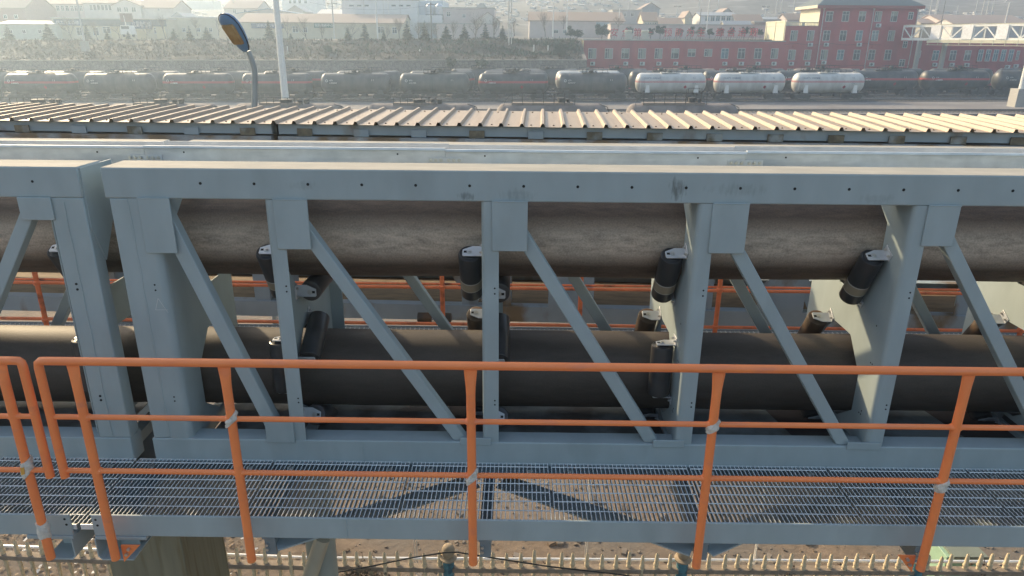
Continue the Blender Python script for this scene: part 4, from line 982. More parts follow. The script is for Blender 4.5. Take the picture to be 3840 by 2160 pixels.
num_words = ['leftmost, cut by the picture edge', 'second from left', 'third from left', 'fourth from left', 'fifth from left', 'sixth from left', 'seventh from left', 'eighth from left', 'next to the first white wagon']
for i, (k, nm) in enumerate(FR):
    x = xat(2081-197.4*(11-i), 215, 112)
    lab = {'black': 'plain black tank wagon in the front train, ', 'red': 'red banded tank wagon in the front train, ', 'green': 'greenish black tank wagon in the front train, '}.get(k)
    lab = (lab+num_words[i]) if k != 'white' else 'dirty white tank wagon with red stripes, the %s of the three white ones' % ('left', 'middle', 'right')[i-9]
    place(k, 'low', x, 112, lab, GR, nm, 'GHA70' if k == 'white' else 'G70')
GR2 = 'tank wagons of the middle train'
mids = [10, 194, 377, 561, 745, 929, 1112, 1296, 1480, 1664, 1848, 2032, 2221, 2399, 2583]
mk = ['black', 'black', 'black', 'black', 'red', 'black', 'red', 'black', 'white', 'black', 'red', 'red', 'red', 'red', 'black']
hid = ['first', 'second', 'third', 'fourth', 'fifth', 'sixth', 'seventh', 'eighth', 'ninth', 'tenth', 'eleventh', 'twelfth']
for i, px in enumerate(mids):
    k = mk[i]
    if i < 12: lab = '%s tank wagon, %s from left in the train just behind the front one' % ({'black': 'black', 'red': 'red banded', 'white': 'white topped'}[k], hid[i])
    else: lab = ('dark tank wagon with pink red band, right of the last white wagon', 'black tank wagon with long red band, second from the right picture edge', 'dark tank wagon cut off by the right picture edge')[i-12]
    place(k, 'low', xat(px, 205, 119), 119, lab, GR2, {12: '6167049', 13: '6140856', 14: '6140541', 4: '6180226'}.get(i))
GR3 = 'tank wagons of the rear train'
for i in range(9):
    px = 1210+172*i
    place('brown' if i in (3, 5) else 'black', 'low', xat(px, 190, 126), 126, '%s tank wagon of the rearmost train, %s from left, only its top showing' % ('brownish' if i in (3, 5) else 'black', hid[i]), GR3)
GR4 = 'dusty tank wagons of the near train'
for i, (px, st) in enumerate(((105, 'dome'), (412, 'dome'), (727, 'dome'), (1061, 'dome'), (1389, 'rail'), (1717, 'rail'))):
    place('brown', st, xat(px, 262, 68.5), 68.5, 'dusty brown tank wagon top just above the corrugated roof, %s from left%s' % (hid[i], ', with tall railing' if st == 'rail' else ', with three domes'), GR4)
for o in PROTO.values():
    if 'used' in o: del o['used']
for o in list(S.objects):
    if 'used' in o: del o['used']
# ------------------------------------------------------------------ buildings (pixel helper takes 3840 px wide view here)
def sp(x, y, Y): return at(x/1.490683, y/1.490683, Y)
def window(parent, xc, yc, w, h, Y, style='two', glass=None, curt=False):
    'a window: frame part with pane sub-part, standing proud of the wall at depth Y (sizes in px of the 3840 view)'
    a = sp(xc-w/2, yc+h/2, Y); b = sp(xc+w/2, yc-h/2, Y); x0, x1, z0, z1 = a.x, b.x, a.z, b.z
    m = MB(); t = .09; y0, y1 = Y-.06, Y-.005
    m.box(x0, x1, y0, y1, z0, z0+t).box(x0, x1, y0, y1, z1-t, z1).box(x0, x0+t, y0, y1, z0+t, z1-t).box(x1-t, x1, y0, y1, z0+t, z1-t)
    xm = x0+(x1-x0)*(.5 if style != 'left' else .34); zm = z1-(z1-z0)*.33
    if style != 'plain': m.box(xm-.035, xm+.035, y0+.006, y1, z0+t, z1-t)
    if style in ('two', 'left'): m.box(x0+t, xm-.035 if style == 'left' else x1-t, y0+.012, y1, zm-.03, zm+.03)
    f = m.build('window', FRAME, parent)
    m = MB().box(x0+t, x1-t, Y-.03, Y-.008, z0+t, z1-t); m.build('pane', glass or GLASS, f)
    if curt:
        c0 = x0+t+(x1-x0)*(.42 if curt == 'r' else .05); c1 = x1-t-(x1-x0)*(.03 if curt == 'r' else .05)
        zz = z0+t+.04 if curt == 'r' else z1-t-(z1-z0)*.42
        MB().box(c0, c1, Y-.034, Y-.0301, zz, z1-t-.02).build('curtain', CURTAIN, f)
    return f
def ac(parent, xc, yc, Y):
    c = sp(xc, yc, Y); m = MB().box(c.x-.45, c.x+.45, Y-.40, Y-.05, c.z-.32, c.z+.32); b = m.build('air_conditioner', ACW, parent, bevel=.03)
    m = MB(); m.lathe([(.24, Y-.412), (.24, Y-.402)], (c.x-.12, 0, c.z), 'Y', 18); m.build('fan_grille', GLASS, b)
    MB().box(c.x-.52, c.x+.52, Y-.45, Y-.02, c.z-.40, c.z-.345).build('shelf', CONC, b)
def gable(parent, x0, x1, y0, y1, ze, zr, axis, mat, wallm=None, ov=.25, name='roof'):
    th = .14; m = MB()
    if axis == 'x':
        ym = (y0+y1)/2; s = (zr-ze)/(ym-y0); e0, e1 = y0-ov, y1+ov
        m.prism([(e0, ze-ov*s), (ym, zr), (e1, ze-ov*s), (e1, ze-ov*s+th), (ym, zr+th), (e0, ze-ov*s+th)], lambda u, v, q: (q, u, v), x0-ov, x1+ov)
        if wallm:
            for xa, xb in ((x0, x0+.2), (x1-.2, x1)): MB().prism([(y0, ze), (y1, ze), (ym, zr-.02)], lambda u, v, q: (q, u, v), xa, xb).build('gable_wall', wallm, parent)
    else:
        xm = (x0+x1)/2; s = (zr-ze)/(xm-x0); e0, e1 = x0-ov, x1+ov
        m.prism([(e0, ze-ov*s), (xm, zr), (e1, ze-ov*s), (e1, ze-ov*s+th), (xm, zr+th), (e0, ze-ov*s+th)], lambda u, v, q: (u, q, v), y0-ov, y1+ov)
        if wallm:
            for ya, yb in ((y0, y0+.2), (y1-.2, y1)): MB().prism([(x0, ze), (x1, ze), (xm, zr-.02)], lambda u, v, q: (u, q, v), ya, yb).build('gable_wall', wallm, parent)
    return m.build(name, mat, parent)
def house(label, x0, x1, ye, yb, Y, dep, wall, roof=None, yr=None, axis='x', wins=(), name='house', cat='house', glass=None, ov=.25, ww=11, wh=15, flatcap=None):
    a = sp(x0, yb, Y); b = sp(x1, ye, Y); z0 = min(a.z, sz(a.x, min(Y, 195)) if Y < 196 else hz(a.x, Y))-.6; ze = b.z
    t = thing(name, ((a.x+b.x)/2, Y+dep/2, z0), label, cat)
    MB().box(a.x, b.x, Y, Y+dep, z0, ze).build('wall', wall, t)
    if roof:
        zr = sp((x0+x1)/2, yr, Y+(dep/2 if axis == 'x' else 0)).z
        gable(t, a.x, b.x, Y, Y+dep, ze, max(zr, ze+.4), axis, roof, wall, ov)
    else:
        MB().box(a.x-.12, b.x+.12, Y-.12, Y+dep+.12, ze+.001, ze+.22).build('roof', flatcap or CONC, t)
    for w in wins:
        xc, yc = w[:2]; window(t, xc, yc, w[2] if len(w) > 2 else ww, w[3] if len(w) > 3 else wh, Y, w[4] if len(w) > 4 else 'two', glass)
    return t, a, b, z0, ze
def sign(parent, x0, x1, y0, y1, Y, mat, s, tm, size=None, name='signboard'):
    a = sp(x0, y1, Y); b = sp(x1, y0, Y); m = MB().box(a.x, b.x, Y-.2, Y-.05, a.z, b.z).build(name, mat, parent)
    if s:
        hgt = b.z-a.z; o = text_mesh('lettering', s, size or hgt*.78, tm, m, ((a.x+b.x)/2, Y-.205, (a.z+b.z)/2), ext=.02)
        w = o.dimensions.x if o.dimensions.x else 1
        me = o.data; xs = [v.co.x for v in me.vertices]; wd = max(xs)-min(xs) if xs else 1
        if wd > (b.x-a.x)*.94: o.scale = ((b.x-a.x)*.92/wd, 1, 1)
    return m

# left group
house('pale green low house at the left picture edge, behind the left conifers', 0, 206, 92, 150, 163, 9, M('pale_green_wall', (.46, .50, .44), .9, var=.08), GREYROOF, 80, wins=((40, 118), (90, 118), (150, 118)))
house('reddish gabled house at the upper left corner', -60, 92, 30, 110, 178, 12, M('faded_red_wall', (.42, .29, .26), .9, var=.08), TILE, -22, wins=((20, 62), (60, 62)))
W1 = [(160, 31, 20, 20)]+[(x*.2484, 31, 9, 21) for x in (875, 945, 1015, 1090, 1150, 1225)]+[(169, 76, 15, 16)]
house('long pale two storey house with a row of narrow windows at upper left', 108, 328, 16, 110, 190, 12, PALEP, TILE, -14, wins=W1)
t, a, b, z0, ze = house('pale house wing with six arched windows at upper left', 329, 432, 12, 110, 189, 12, PALEW, TILE, -16, wins=[(x*.2484, 28, 8, 22, 'plain') for x in (1375, 1430, 1490, 1550, 1605, 1660)])
house('pale house with a front gable and three windows, left of the lamp head', 434, 524, 21, 110, 186, 10, PALEW, TILE, -1, 'y', wins=[(447, 36, 14, 18), (473, 36, 14, 18), (502, 36, 14, 18)])
house('long pale side wing with two tiny windows right of the gabled house', 525, 650, 30, 100, 187, 10, PALEW, TILE, 2, wins=[(532, 34, 6, 9), (595, 36, 7, 9)])
t, a, b, z0, ze = house('long low shop row with dark and blue signboards, left of the blue street lamp', 206, 622, 72, 142, 165, 14, PALEY, None, flatcap=PALEW, name='shop_row', cat='shop', wins=[(400, 112, 24, 26), (360, 118, 16, 30), (585, 115, 12, 24), (300, 118, 20, 30)])
sign(t, 206, 622, 74, 96, 165, SIGNDARK, '', LETTER, name='fascia')
sign(t, 211, 300, 76, 95, 164.83, SIGNBLUE, '佳工汽车修理', LETTER)
sign(t, 497, 566, 78, 108, 164.83, SIGNBLUE, '信昊电气焊', LETTER)
for x0, x1, y0 in ((420, 445, 101), (516, 545, 110), (590, 617, 101)):
    a = sp(x0, 138, 164.9); b = sp(x1, y0, 164.9); MB().box(a.x, b.x, 164.86, 164.98, a.z-.4, b.z).build('shutter', M('cream_shutter', (.62, .54, .34), .7, var=.05), t)
b1 = sp(473, 52, 160)
t = thing('billboard', (b1.x, 160, 9), 'dark rusty billboard back on a white pole over the shop row', 'billboard')
a = sp(453, 82, 160); b = sp(493, 50, 160); MB().box(a.x, b.x, 160, 160.25, a.z, b.z).build('board', M('rusty_board', (.24, .16, .14), .8, var=.2), t)
q = sp(477, 112, 160); MB().tube((q.x, 160.1, 8.6), (q.x-.3, 160.1, b.z-.4), .12).build('pole', WHITE, t)
q = sp(484, 138, 158)
t = thing('box_truck', (q.x, 158, 9), 'small white truck cab parked before the shop row', 'truck')
MB().prism([(-1.2, .5), (-1.15, 1.6), (-.95, 2.3), (.95, 2.3), (1.15, 1.6), (1.2, .5)], lambda u, v, s: (q.x+u, 158+s, 8.9+v), -1, 1).build('cab', WHITE, t, bevel=.05)
MB().box(q.x-.85, q.x+.85, 156.97, 157.02, 10.5, 11.05).build('windscreen', GLASS, t)
for s in (-1, 1): MB().lathe([(.1, q.x+s*1.0-.1), (.42, q.x+s*1.0-.1), (.42, q.x+s*1.0+.1), (.1, q.x+s*1.0+.1)], (0, 158, 9.3), 'X', 16).build('wheel', RUBBER, t)
# middle left
house('tiny grey gabled house between the shop row and the lamp', 640, 702, 71, 108, 178, 8, GREYW, GREYROOF, 48, 'y')
house('long flat pale house with yellowish lower wall behind the lamp head', 642, 815, 68, 142, 170, 10, PALEY, None, flatcap=PALEW, wins=[(690, 112), (745, 112), (790, 112)])
house('faded hip roofed house in the haze above the lamp head', 845, 965, 32, 70, 215, 12, PALEW, TILE, 3, wins=[(880, 42), (920, 42)])
house('house with a low blue sheet gable left of the tall white pole', 893, 1124, 53, 100, 182, 12, PALEW, BLUEROOF, 34, 'y')
house('grey gabled house right of the tall white pole', 1078, 1140, 43, 60, 205, 9, GREYW, GREYROOF, 21, 'y')
house('white apartment block far up behind the tall white pole', 1062, 1184, -30, 60, 260, 12, WHITEW, None, wins=[(x, 7, 9, 13) for x in (1088, 1105, 1124, 1146)])
t, a, b, z0, ze = house('long yellowish shop building with faded tiled roof and blue and green signs', 900, 1512, 88, 148, 166, 13, PALEY, TILE, 54, name='shop_row', cat='shop', wins=[(1108, 110, 20, 24), (1145, 112, 14, 20), (1428, 112, 24, 24), (1480, 114, 18, 24)])
sign(t, 944, 1064, 88, 106, 165.9, SIGNBLUE, '诚创汽车安全', LETTER)
sign(t, 1179, 1252, 88, 104, 165.9, SIGNGREEN, '轮胎维修中心', LETTER)
house('vaulted pale shed behind the long tiled shop building', 1195, 1290, 53, 90, 200, 10, PALEW, PALEW, 37)
# white factory
t, a, b, z0, ze = house('big white panelled factory hall with six slot vents', 1290, 1562, 2, 148, 176, 18, WHITEW, None, name='factory', cat='factory')
for x in (1318, 1347, 1375, 1476, 1504, 1532):
    window(t, x, 21, 18, 8, 176, 'plain')
for x in (1364, 1437, 1500): p = sp(x, 20, 176); MB().box(p.x-.05, p.x+.05, 175.96, 175.995, z0, ze).build('panel_joint', PALEW, t)
a2 = sp(1562, 82, 180); b2 = sp(1662, 2, 180)
MB().box(a2.x, b2.x, 180, 194, z0, b2.z).build('rear_wall', M('pale_blue_panel_wall', (.60, .65, .68), .7, var=.04), t)
for x in (1613, 1648):
    p = sp(x, 55, 179); q = sp(x, 18, 179); MB().lathe([(.9, p.z), (1.0, p.z+.3), (1.0, q.z-.4), (.7, q.z), (.2, q.z+.4)], (p.x, 178.6, 0), 'Z', 18).build('silo', GALV, t, smooth=30)
    MB().box(p.x-1, p.x+1, 178, 179.6, p.z-1.2, p.z).build('silo_stand', UNDER, t)
p = sp(1600, 82, 177); q = sp(1658, 57, 177); MB().box(p.x-3, q.x, 176.8, 180, p.z-.2, q.z).build('balcony', WHITEW, t)
house('beige flat roofed house right of the white factory', 1662, 1854, 32, 92, 178, 12, PALEP, None, wins=[(1682, 53, 15, 18), (1740, 60, 12, 14)])
house('little gable roof far behind the beige house', 1782, 1830, 32, 40, 215, 8, GREYW, GREYROOF, 12, 'y')
house('white gabled house end above the beige compound wall', 1790, 1868, 76, 92, 172, 8, PALEW, TILE, 47, 'y')
house('beige compound wall building behind the conifers in the middle', 1638, 1872, 92, 148, 166, 5, PALEP, None, name='wall_building', cat='building')
# right of centre
house('long warehouse with faded brown roof above the evergreen bushes', 1985, 2342, 80, 128, 178, 14, PALEP, TILE2, 47, wins=[(2085, 118, 18, 14), (2098+20, 118, 14, 14)], name='warehouse', cat='warehouse')
p = sp(2235, 104, 177.9); q = sp(2284, 84, 177.9); MB().box(p.x, q.x, 177.85, 177.98, p.z, q.z).build('garage_door', M('blue_grey_door', (.33, .40, .44), .7), S.objects[[o.name for o in S.objects if o.get('category') == 'warehouse'][0]])
house('grey two storey house with a flat roof terrace behind the warehouse', 2296, 2405, 40, 78, 200, 10, GREYW, None, wins=[(2344, 54, 9, 16), (2371, 54, 13, 16), (2410-6, 54, 10, 16)])
house('grey house with a steep gable right of the roof terrace', 2405, 2474, 32, 78, 204, 10, GREYW, TILE, 11, 'y', wins=[(2420, 54, 10, 14)])
house('small house with brown roof and a row of six yellow framed windows', 2411, 2470, 78, 98, 186, 9, PALEY, TILE2, 47, wins=[(2413+9*i, 89, 6, 11, 'plain') for i in range(1, 7)])
house('small house with broad grey brown roof behind the rooftop letters', 2475, 2562, 95, 110, 182, 9, GREYW, TILE2, 69)
house('long low grey wall building behind the rooftop letters', 2288, 2905, 97, 142, 168, 6, PALEP, None, name='wall_building', cat='building')
house('narrow pale house with tiny window left of the glazed house', 2567, 2595, 62, 98, 188, 8, PALEY, TILE, 42, 'y', wins=[(2585, 71, 4, 6, 'plain')])
t, a, b, z0, ze = house('house with a blue glazed upper veranda', 2622, 2762, 60, 98, 190, 8, WHITEW, GREYROOF, 48, wins=[(2652+20*i, 70, 18, 20, 'two') for i in range(5)], glass=GLASS2)
house('grey roof gable behind the glazed house', 2690, 2760, 60, 70, 200, 8, GREYW, TILE, 31, 'y')
house('house with reddish brown roof left of the cream stair house', 2762, 2862, 82, 100, 186, 8, GREYW, TILE2, 56)
house('yellow gabled shed with grey corrugated roof behind the letters', 2722, 2824, 106, 120, 172, 7, PALEY, GREYROOF, 80)
house('low brick shed with flat top left of the cream stair house', 2825, 2885, 84, 120, 174, 6, M('dull_brick_wall', (.31, .25, .21), .9, var=.15, scale=6), None)
house('low grey house far behind the balustrade', 2860, 2962, 74, 90, 205, 8, GREYW, GREYROOF, 66)
house('brown roofed house right behind the cream stair house', 2950, 3020, 75, 90, 200, 8, PALEP, TILE2, 52)
house('long pinkish roofed house behind the footbridge at the right edge', 3535, 3860, 88, 120, 192, 16, PALEP, TILE, 58)
house('small roof with a pale gable in front of the long pink roof', 3570, 3700, 90, 110, 184, 8, PALEW, TILE, 73)
house('stone shed beside the red building eave, above the footbridge', 3450, 3540, 88, 110, 196, 8, M('rubble_wall', (.36, .34, .28), .9, var=.2, scale=3), TILE, 72)
for i, (x0, x1, y0, y1, Y) in enumerate(((3090-30, 3160-30, 18, 30, 300), (3480, 3530, 12, 30, 310), (3640, 3790, 2, 14, 330), (2280, 2330, 8, 20, 330), (120, 260, -26, 0, 330), (700, 800, 4, 20, 330))):
    house('pale hut far up on the stony hill, %s' % ('behind the red building', 'right of the red building eave', 'at the upper right', 'above the warehouse', 'at the upper left corner', 'left of the lamp head')[i], x0, x1, y0, y1, Y, 8, PALEW, None)

# ------------------------------------------------------------------ the red railway building
rb = thing('station_building', (45, 150, .3), 'brick red railway building with cream side walls, two low wings and a four storey block', 'building')
YB = 145.
def block(x0, x1, ytop, y0, dep, name='wall', zb=-.5, mats=None):
    a = sp(x0, ytop, y0); b = sp(x1, ytop, y0); z = (a.z+b.z)/2
    m = MB(); m.box(a.x, b.x, y0, y0+dep, zb, z)
    m.mi = [0, 0, 0, 0, 0, 1]
    return m.build(name, [PINKRED, CREAM], rb), a.x, b.x, z
_, ax0, ax1, az = block(2190, 2947, 154, YB, 14)
MB().box(ax0-.15, ax1, YB-.12, YB+14.1, az+.001, az+.22).build('roof', CONC, rb)
_, bx0, bx1, bz = block(2947, 3078, 98, YB+.003, 11.5)
MB().box(bx0-.05, bx1, YB+.1, YB+11.5, bz+.001, bz+.1).build('roof', CONC, rb)
_, cx0, cx1, cz = block(3078, 3448, 30, YB-.004, 10)
_, dx0, dx1, dz = block(3414, 3900, 153, YB+1.2, 13)
MB().box(dx0, dx1+.2, YB+1.1, YB+14.3, dz+.001, dz+.22).build('roof', CONC, rb)
# balustrade
m = MB(); p0, p1 = sp(2955, 97, YB), sp(3070, 97, YB); zt = sp(3000, 82, YB).z
m.box(p0.x, p1.x, YB+.05, YB+.25, zt-.14, zt); 
n = 22
for i in range(n+1): x = p0.x+(p1.x-p0.x)*i/n; m.box(x-.07, x+.07, YB+.09, YB+.21, bz+.1, zt-.14)
xm = (p0.x+p1.x)/2; m.box(xm-.2, xm+.2, YB+.04, YB+.26, bz+.1, zt)
m.build('balustrade', CREAM, rb)
MB().box(bx0-.03, bx0+.2, YB+.02, YB+11.4, bz+.1, sp(2947, 81, YB).z).build('parapet', CREAM, rb)
m = MB(); zz = sp(2950, 98, YB).z
for yy in (YB+.3, YB+5.6, YB+11): m.box(bx0-.12, bx0-.001, yy, yy+.5, az+.25, sp(2947, 81, YB).z-.02)
m.box(bx0-.14, bx0-.0015, YB+.3, YB+11.5, sp(2947, 81, YB).z-.02, sp(2947, 81, YB).z+.2); m.build('side_trim', CREAM, rb)
# eave and hip roof of the high block
ze = cz; MB().box(cx0-.9, cx1+.7, YB-.75, YB+10.8, ze-.1, ze+.42).build('eave', [M('eave_trim', (.36, .11, .10), .8, var=.06)], rb)
MB().box(cx0-.95, cx0-.901, YB-.75, YB+10.8, ze-.08, ze+.44).build('side_trim', CREAM, rb)
m = MB(); x0, x1, y0, y1 = cx0-.95, cx1+.8, YB-.8, YB+10.9; zr = ze+.43; zp = ze+3.6
m.add([(x0, y0, zr), (x1, y0, zr), (x1, y1, zr), (x0, y1, zr), (x0+5.3, (y0+y1)/2, zp), (x1-5.3, (y0+y1)/2, zp)], [(0, 1, 5, 4), (1, 2, 5), (2, 3, 4, 5), (3, 0, 4), (3, 2, 1, 0)]); m.build('hip_roof', SLATE, rb)
# windows
rw_ = random.Random(4)
def wrow(xs, yc, h, w=32, Y=YB):
    for i, x in enumerate(xs):
        k = rw_.random()
        window(rb, x, yc, w, h, Y-.003, 'left' if k < .5 else 'two', GLASS2 if k > .85 else GLASS, 'r' if k < .35 else ('t' if k < .6 else False))
xs1 = [2221+62.1*k for k in range(12)]
wrow([x for k, x in enumerate(xs1) if k not in (6, 7)], 201, 39)
wrow([x for k, x in enumerate(xs1) if k in (6, 7)], 198, 29)
wrow([2969, 3028, 3090, 3151, 3212, 3268, 3329], 206, 39)
wrow([2977, 3039, 3099, 3161, 3221, 3281, 3342], 134, 40)
wrow([3110, 3171, 3233, 3293, 3353], 62, 39)
window(rb, 3415, 59, 24, 28, YB-.006, 'two'); window(rb, 3394, 167, 22, 26, YB-.006, 'two'); window(rb, 3382, 236, 26, 27, YB-.006, 'two')
wrow([2290, 2404, 2530, 2710, 2963, 3040, 3207], 276, 36)
wrow([3508, 3573, 3628], 208, 38, Y=YB+1.2)
window(rb, 3444, 203, 22, 27, YB+1.19, 'two'); window(rb, 3816, 208, 20, 36, YB+1.19, 'two')
f = None
for i in range(5): window(rb, 3676+28.5*i, 208, 28.4, 44, YB+.9, 'two', GLASS2)
q0 = sp(3660, 232, YB+1.2); q1 = sp(3806, 184, YB+1.2); MB().box(q0.x, q1.x, YB+.92, YB+1.195, q0.z-.2, q1.z+.1).build('bay_surround', PINKRED, rb)
for x in (2222, 2346, 2408, 2470, 2533, 2717, 2779, 2841, 2901, 2966, 3026): ac(rb, x, 238, YB)
for x, y in ((3037, 167), (3097, 167), (3220, 167), (3292, 95), (3088, 234), (3267, 241)): ac(rb, x, y, YB)
for x, y in ((3503, 242), (3567, 242), (3623, 243), (3775, 250), (3807, 247)): ac(rb, x, y, YB+1.2)
for xt, yt, xb in ((3092, 31, 3058), (3279, 33, 3240), (3445, 35, 3405)):
    p = sp(xt, yt, YB-.15); m = MB(); m.tube((p.x, YB-.12, 1), (p.x, YB-.12, p.z), .09, n=8).lathe([(.1, p.z-.2), (.22, p.z), (.22, p.z+.1)], (p.x, YB-.14, 0), 'Z', 10); m.build('downpipe', M('pink_white_pipe', (.62, .55, .53), .6), rb, smooth=30)
for x, y in ((3100, 100), (3347, 103), (2980, 174), (3277, 177), (3514, 177)):
    p = sp(x, y, YB); MB().box(p.x-.5, p.x+.5, YB-.3, YB-.007, p.z-.06, p.z+.06).build('shelf', PINKRED, rb)
m = MB(); pts = [sp(x, 166+3*math.sin(x*.05), YB-.06) for x in range(2940, 3330, 26)]; m.path(pts, .03, 4); m.build('wall_cable', BLACK, rb); m = MB(); pts = [sp(x, 246+2*math.sin(x*.07), YB-.06) for x in range(3060, 3300, 24)]; m.path(pts, .035, 4); m.build('wall_cable', BLACK, rb)
# rooftop letters
sg2 = thing('rooftop_sign', (35, 150, az+.2), 'row of twelve red characters on thin stands along the red building low roof', 'sign')
for ch, x in zip('安全第一预防为主综合治理', (2303, 2348, 2391, 2431, 2505, 2547, 2589, 2629, 2700, 2743, 2783, 2827)):
    p = sp(x, 124, YB+5); o = text_mesh('character', ch, 1.75, SIGNRED, sg2, (p.x, YB+5, p.z), ext=.06)
    m = MB()
    for dx in (-.45, .45): m.bar((p.x+dx, YB+5.12, p.z+.6), (p.x+dx, YB+5.12, az+.2), .05, .05, up=(0, 1, 0)); m.bar((p.x+dx, YB+5.12, p.z+.3), (p.x+dx-.3, YB+6.2, az+.2), .05, .05, up=(1, 0, 0))
    m.box(p.x-.72, p.x+.72, YB+5.08, YB+5.14, p.z+.45, p.z+.52).box(p.x-.72, p.x+.72, YB+5.08, YB+5.14, p.z-.55, p.z-.48); m.build('stand', UNDER, sg2)
for i, x in enumerate((2345, 2408)):
    p = sp(x, 148, YB+2); o = thing('solar_water_heater', (p.x, YB+2, az+.2), 'solar water heater on the red building roof, the %s of two' % ('left', 'right')[i], 'water heater', 'solar water heaters on the low roof')
    MB().lathe([(.1, p.x-.1), (.24, p.x-.1), (.24, p.x+1.3), (.1, p.x+1.3)], (0, YB+2.6, az+1.75), 'X', 14).build('tank', M('cream_tank', (.66, .60, .45), .5), o, smooth=30)
    mb = MB(); mb.prism([(YB+1.2, az+.25), (YB+2.5, az+1.65), (YB+2.56, az+1.6), (YB+1.27, az+.22)], lambda u, v, q: (q, u, v), p.x-.1, p.x+1.2); mb.build('panel', M('panel_tubes', (.42, .38, .28), .5), o)

# ------------------------------------------------------------------ covered footbridge with white panels
fb = thing('footbridge', (80, 135, 0), 'white steel truss footbridge with pale banner panels in front of the red building', 'footbridge')
A = Vector((sp(3386, 120, 143).x, 143, 0)); B = Vector((sp(4050, 120, 113).x, 113, 0))
def fz(x, y, Y): return sp(x, y, Y).z
dirv = (B-A).normalized(); n_ = Vector((dirv.y, -dirv.x, 0)); n_ = n_ if n_.y < 0 else -n_
zA0, zA1 = fz(3390, 149, 143), fz(3390, 97, 143); WB = M('white_bridge_paint', (.86, .86, .80), .6, var=.06)
Lb = (B-A).length
def fp(s, z, o=0): return A+dirv*s+n_*o+Vector((0, 0, z))
for o in (0, -2.4):
    for z, h in ((zA0+.1, .45), (zA1-.1, .35)): MB().bar(fp(0, z, o), fp(Lb, z, o), .22, h).build('chord', WB, fb)
nb = int(Lb/2.1)
for i in range(nb+1):
    for o in (0, -2.4): MB().bar(fp(i*2.1, zA0+.3, o), fp(i*2.1, zA1-.2, o), .12, .12, up=tuple(dirv)).build('post', WB, fb)
for i in range(nb):
    if i in (3, 6, 9, 12, 15, 18): continue
    up = (i % 2 == 0); MB().bar(fp(i*2.1, zA1-.25 if up else zA0+.3), fp(i*2.1+2.1, zA0+.3 if up else zA1-.25), .2, .1, up=tuple(n_)).build('diagonal_brace', WB, fb)
for i in (3, 6, 9, 12, 15, 18):
    if i*2.1 > Lb-2.2: break
    p, q = fp(i*2.1, 0, .2), fp(i*2.1+2.0, 0, .2)
    m = MB(); m.obox((p+q)/2+Vector((0, 0, (zA0+zA1)/2+.05)), (q-p)/2, n_*.04, (0, 0, (zA1-zA0)/2-.1)); m.build('banner_panel', M('white_banner', (.88, .88, .86), .7), fb)
m = MB(); m.obox(fp(Lb/2, zA0+.05, -1.2), dirv*Lb/2, n_*1.2, (0, 0, .12)); m.obox(fp(Lb/2, zA1+.12, -1.2), dirv*Lb/2, n_*1.35, (0, 0, .05)); m.build('deck', CREAM, fb)
m = MB(); m.bar(fp(6, zA0-.25, .35), fp(Lb, zA0-.25, .35), .1, .5); 
for i in range(3, nb): m.bar(fp(i*2.1, zA0+.1, .4), fp(i*2.1, zA0-.9, .4), .06, .06, up=tuple(dirv))
m.bar(fp(6, zA0-.85, .4), fp(Lb, zA0-.85, .4), .07, .07); m.build('pipe_rack', CREAM, fb)
for s, o in ((4.0, -.2), (7.4, -2.6)):
    p = fp(s, 0, o); m = MB(); m.box(p.x-.32, p.x+.32, p.y-.32, p.y+.32, 0, zA0-.1); m.build('pier', CONC, fb)
p, q = fp(4.0, 2.8, -.3), fp(7.4, 2.8, -2.5); MB().bar(p, q, .3, .4).build('tie_beam', CONC, fb)
# ------------------------------------------------------------------ poles
def pole(px, yb, yt, Y, r0, r1, mat, label, base=None, arms=0, xt=None, cat='pole', name='utility_pole'):
    b = sp(px, yb, Y); t_ = sp(px, yt, Y) if xt is None else sp(xt, yt, Y)
    o = thing(name, (b.x, Y, b.z), label, cat)
    xtop = b.x if xt is None else t_.x
    MB().tube((b.x, Y, b.z-.8), (xtop, Y, t_.z), r0, r1, 10).build('shaft', mat, o, smooth=True)
    if base: MB().box(b.x-base, b.x+base, Y-base, Y+base, b.z-1, b.z+base*1.6).build('base_block', CONC, o)
    for k in range(arms): z = t_.z-.4-.9*k; MB().box(xtop-1.1, xtop+1.1, Y-.06, Y+.06, z, z+.12).box(xtop-1.0, xtop-.94, Y-.04, Y+.04, z+.12, z+.3).box(xtop+.94, xtop+1.0, Y-.04, Y+.04, z+.12, z+.3).build('cross_arm', WOODP, o)
    return o
pole(1072, 392, -260, 82, .42, .26, WHITE, 'tall thick white light mast standing behind the near tank wagons', name='light_mast')
pole(1072-753, 172, -120, 139, .20, .13, POLEM, 'pale concrete mast on a block on the embankment at left', base=.55)
pole(1255, 153, -10, 158, .17, .12, POLEM, 'grey utility pole with a small white box and cross arms, right of the white mast', arms=2)
pole(1417, 150, -60, 150, .14, .12, WHITE, 'thin white pole before the yellow shop building, the left of a pair')
pole(1459, 95, -60, 175, .12, .10, WHITE, 'thin white pole before the white factory, the right of a pair')
pole(1619, 142, 10, 152, .16, .12, WOODP, 'dark wooden pole before the white factory silos', arms=1)
o = pole(1908, 166, -60, 144, .14, .12, POLEM, 'double leg steel mast with brackets, left of the warehouse')
b = sp(1908, 166, 144); MB().tube((b.x+.5, 144, b.z), (b.x+.5, 144, b.z+13), .09).build('second_leg', POLEM, o); m = MB()
for k in range(7): m.box(b.x-.05, b.x+.55, 143.96, 144.04, b.z+1.5+k*1.6, b.z+1.6+k*1.6)
m.build('bracket', POLEM, o)
pole(2073, 124, -60, 166, .12, .09, WHITE, 'thin white pole before the warehouse, the left of two')
pole(2125, 98, -60, 172, .13, .10, WHITE, 'thin white pole before the warehouse, the right of two')
pole(2320, 90, 32, 180, .11, .09, WHITE, 'short white lamp pole before the roof terrace house')
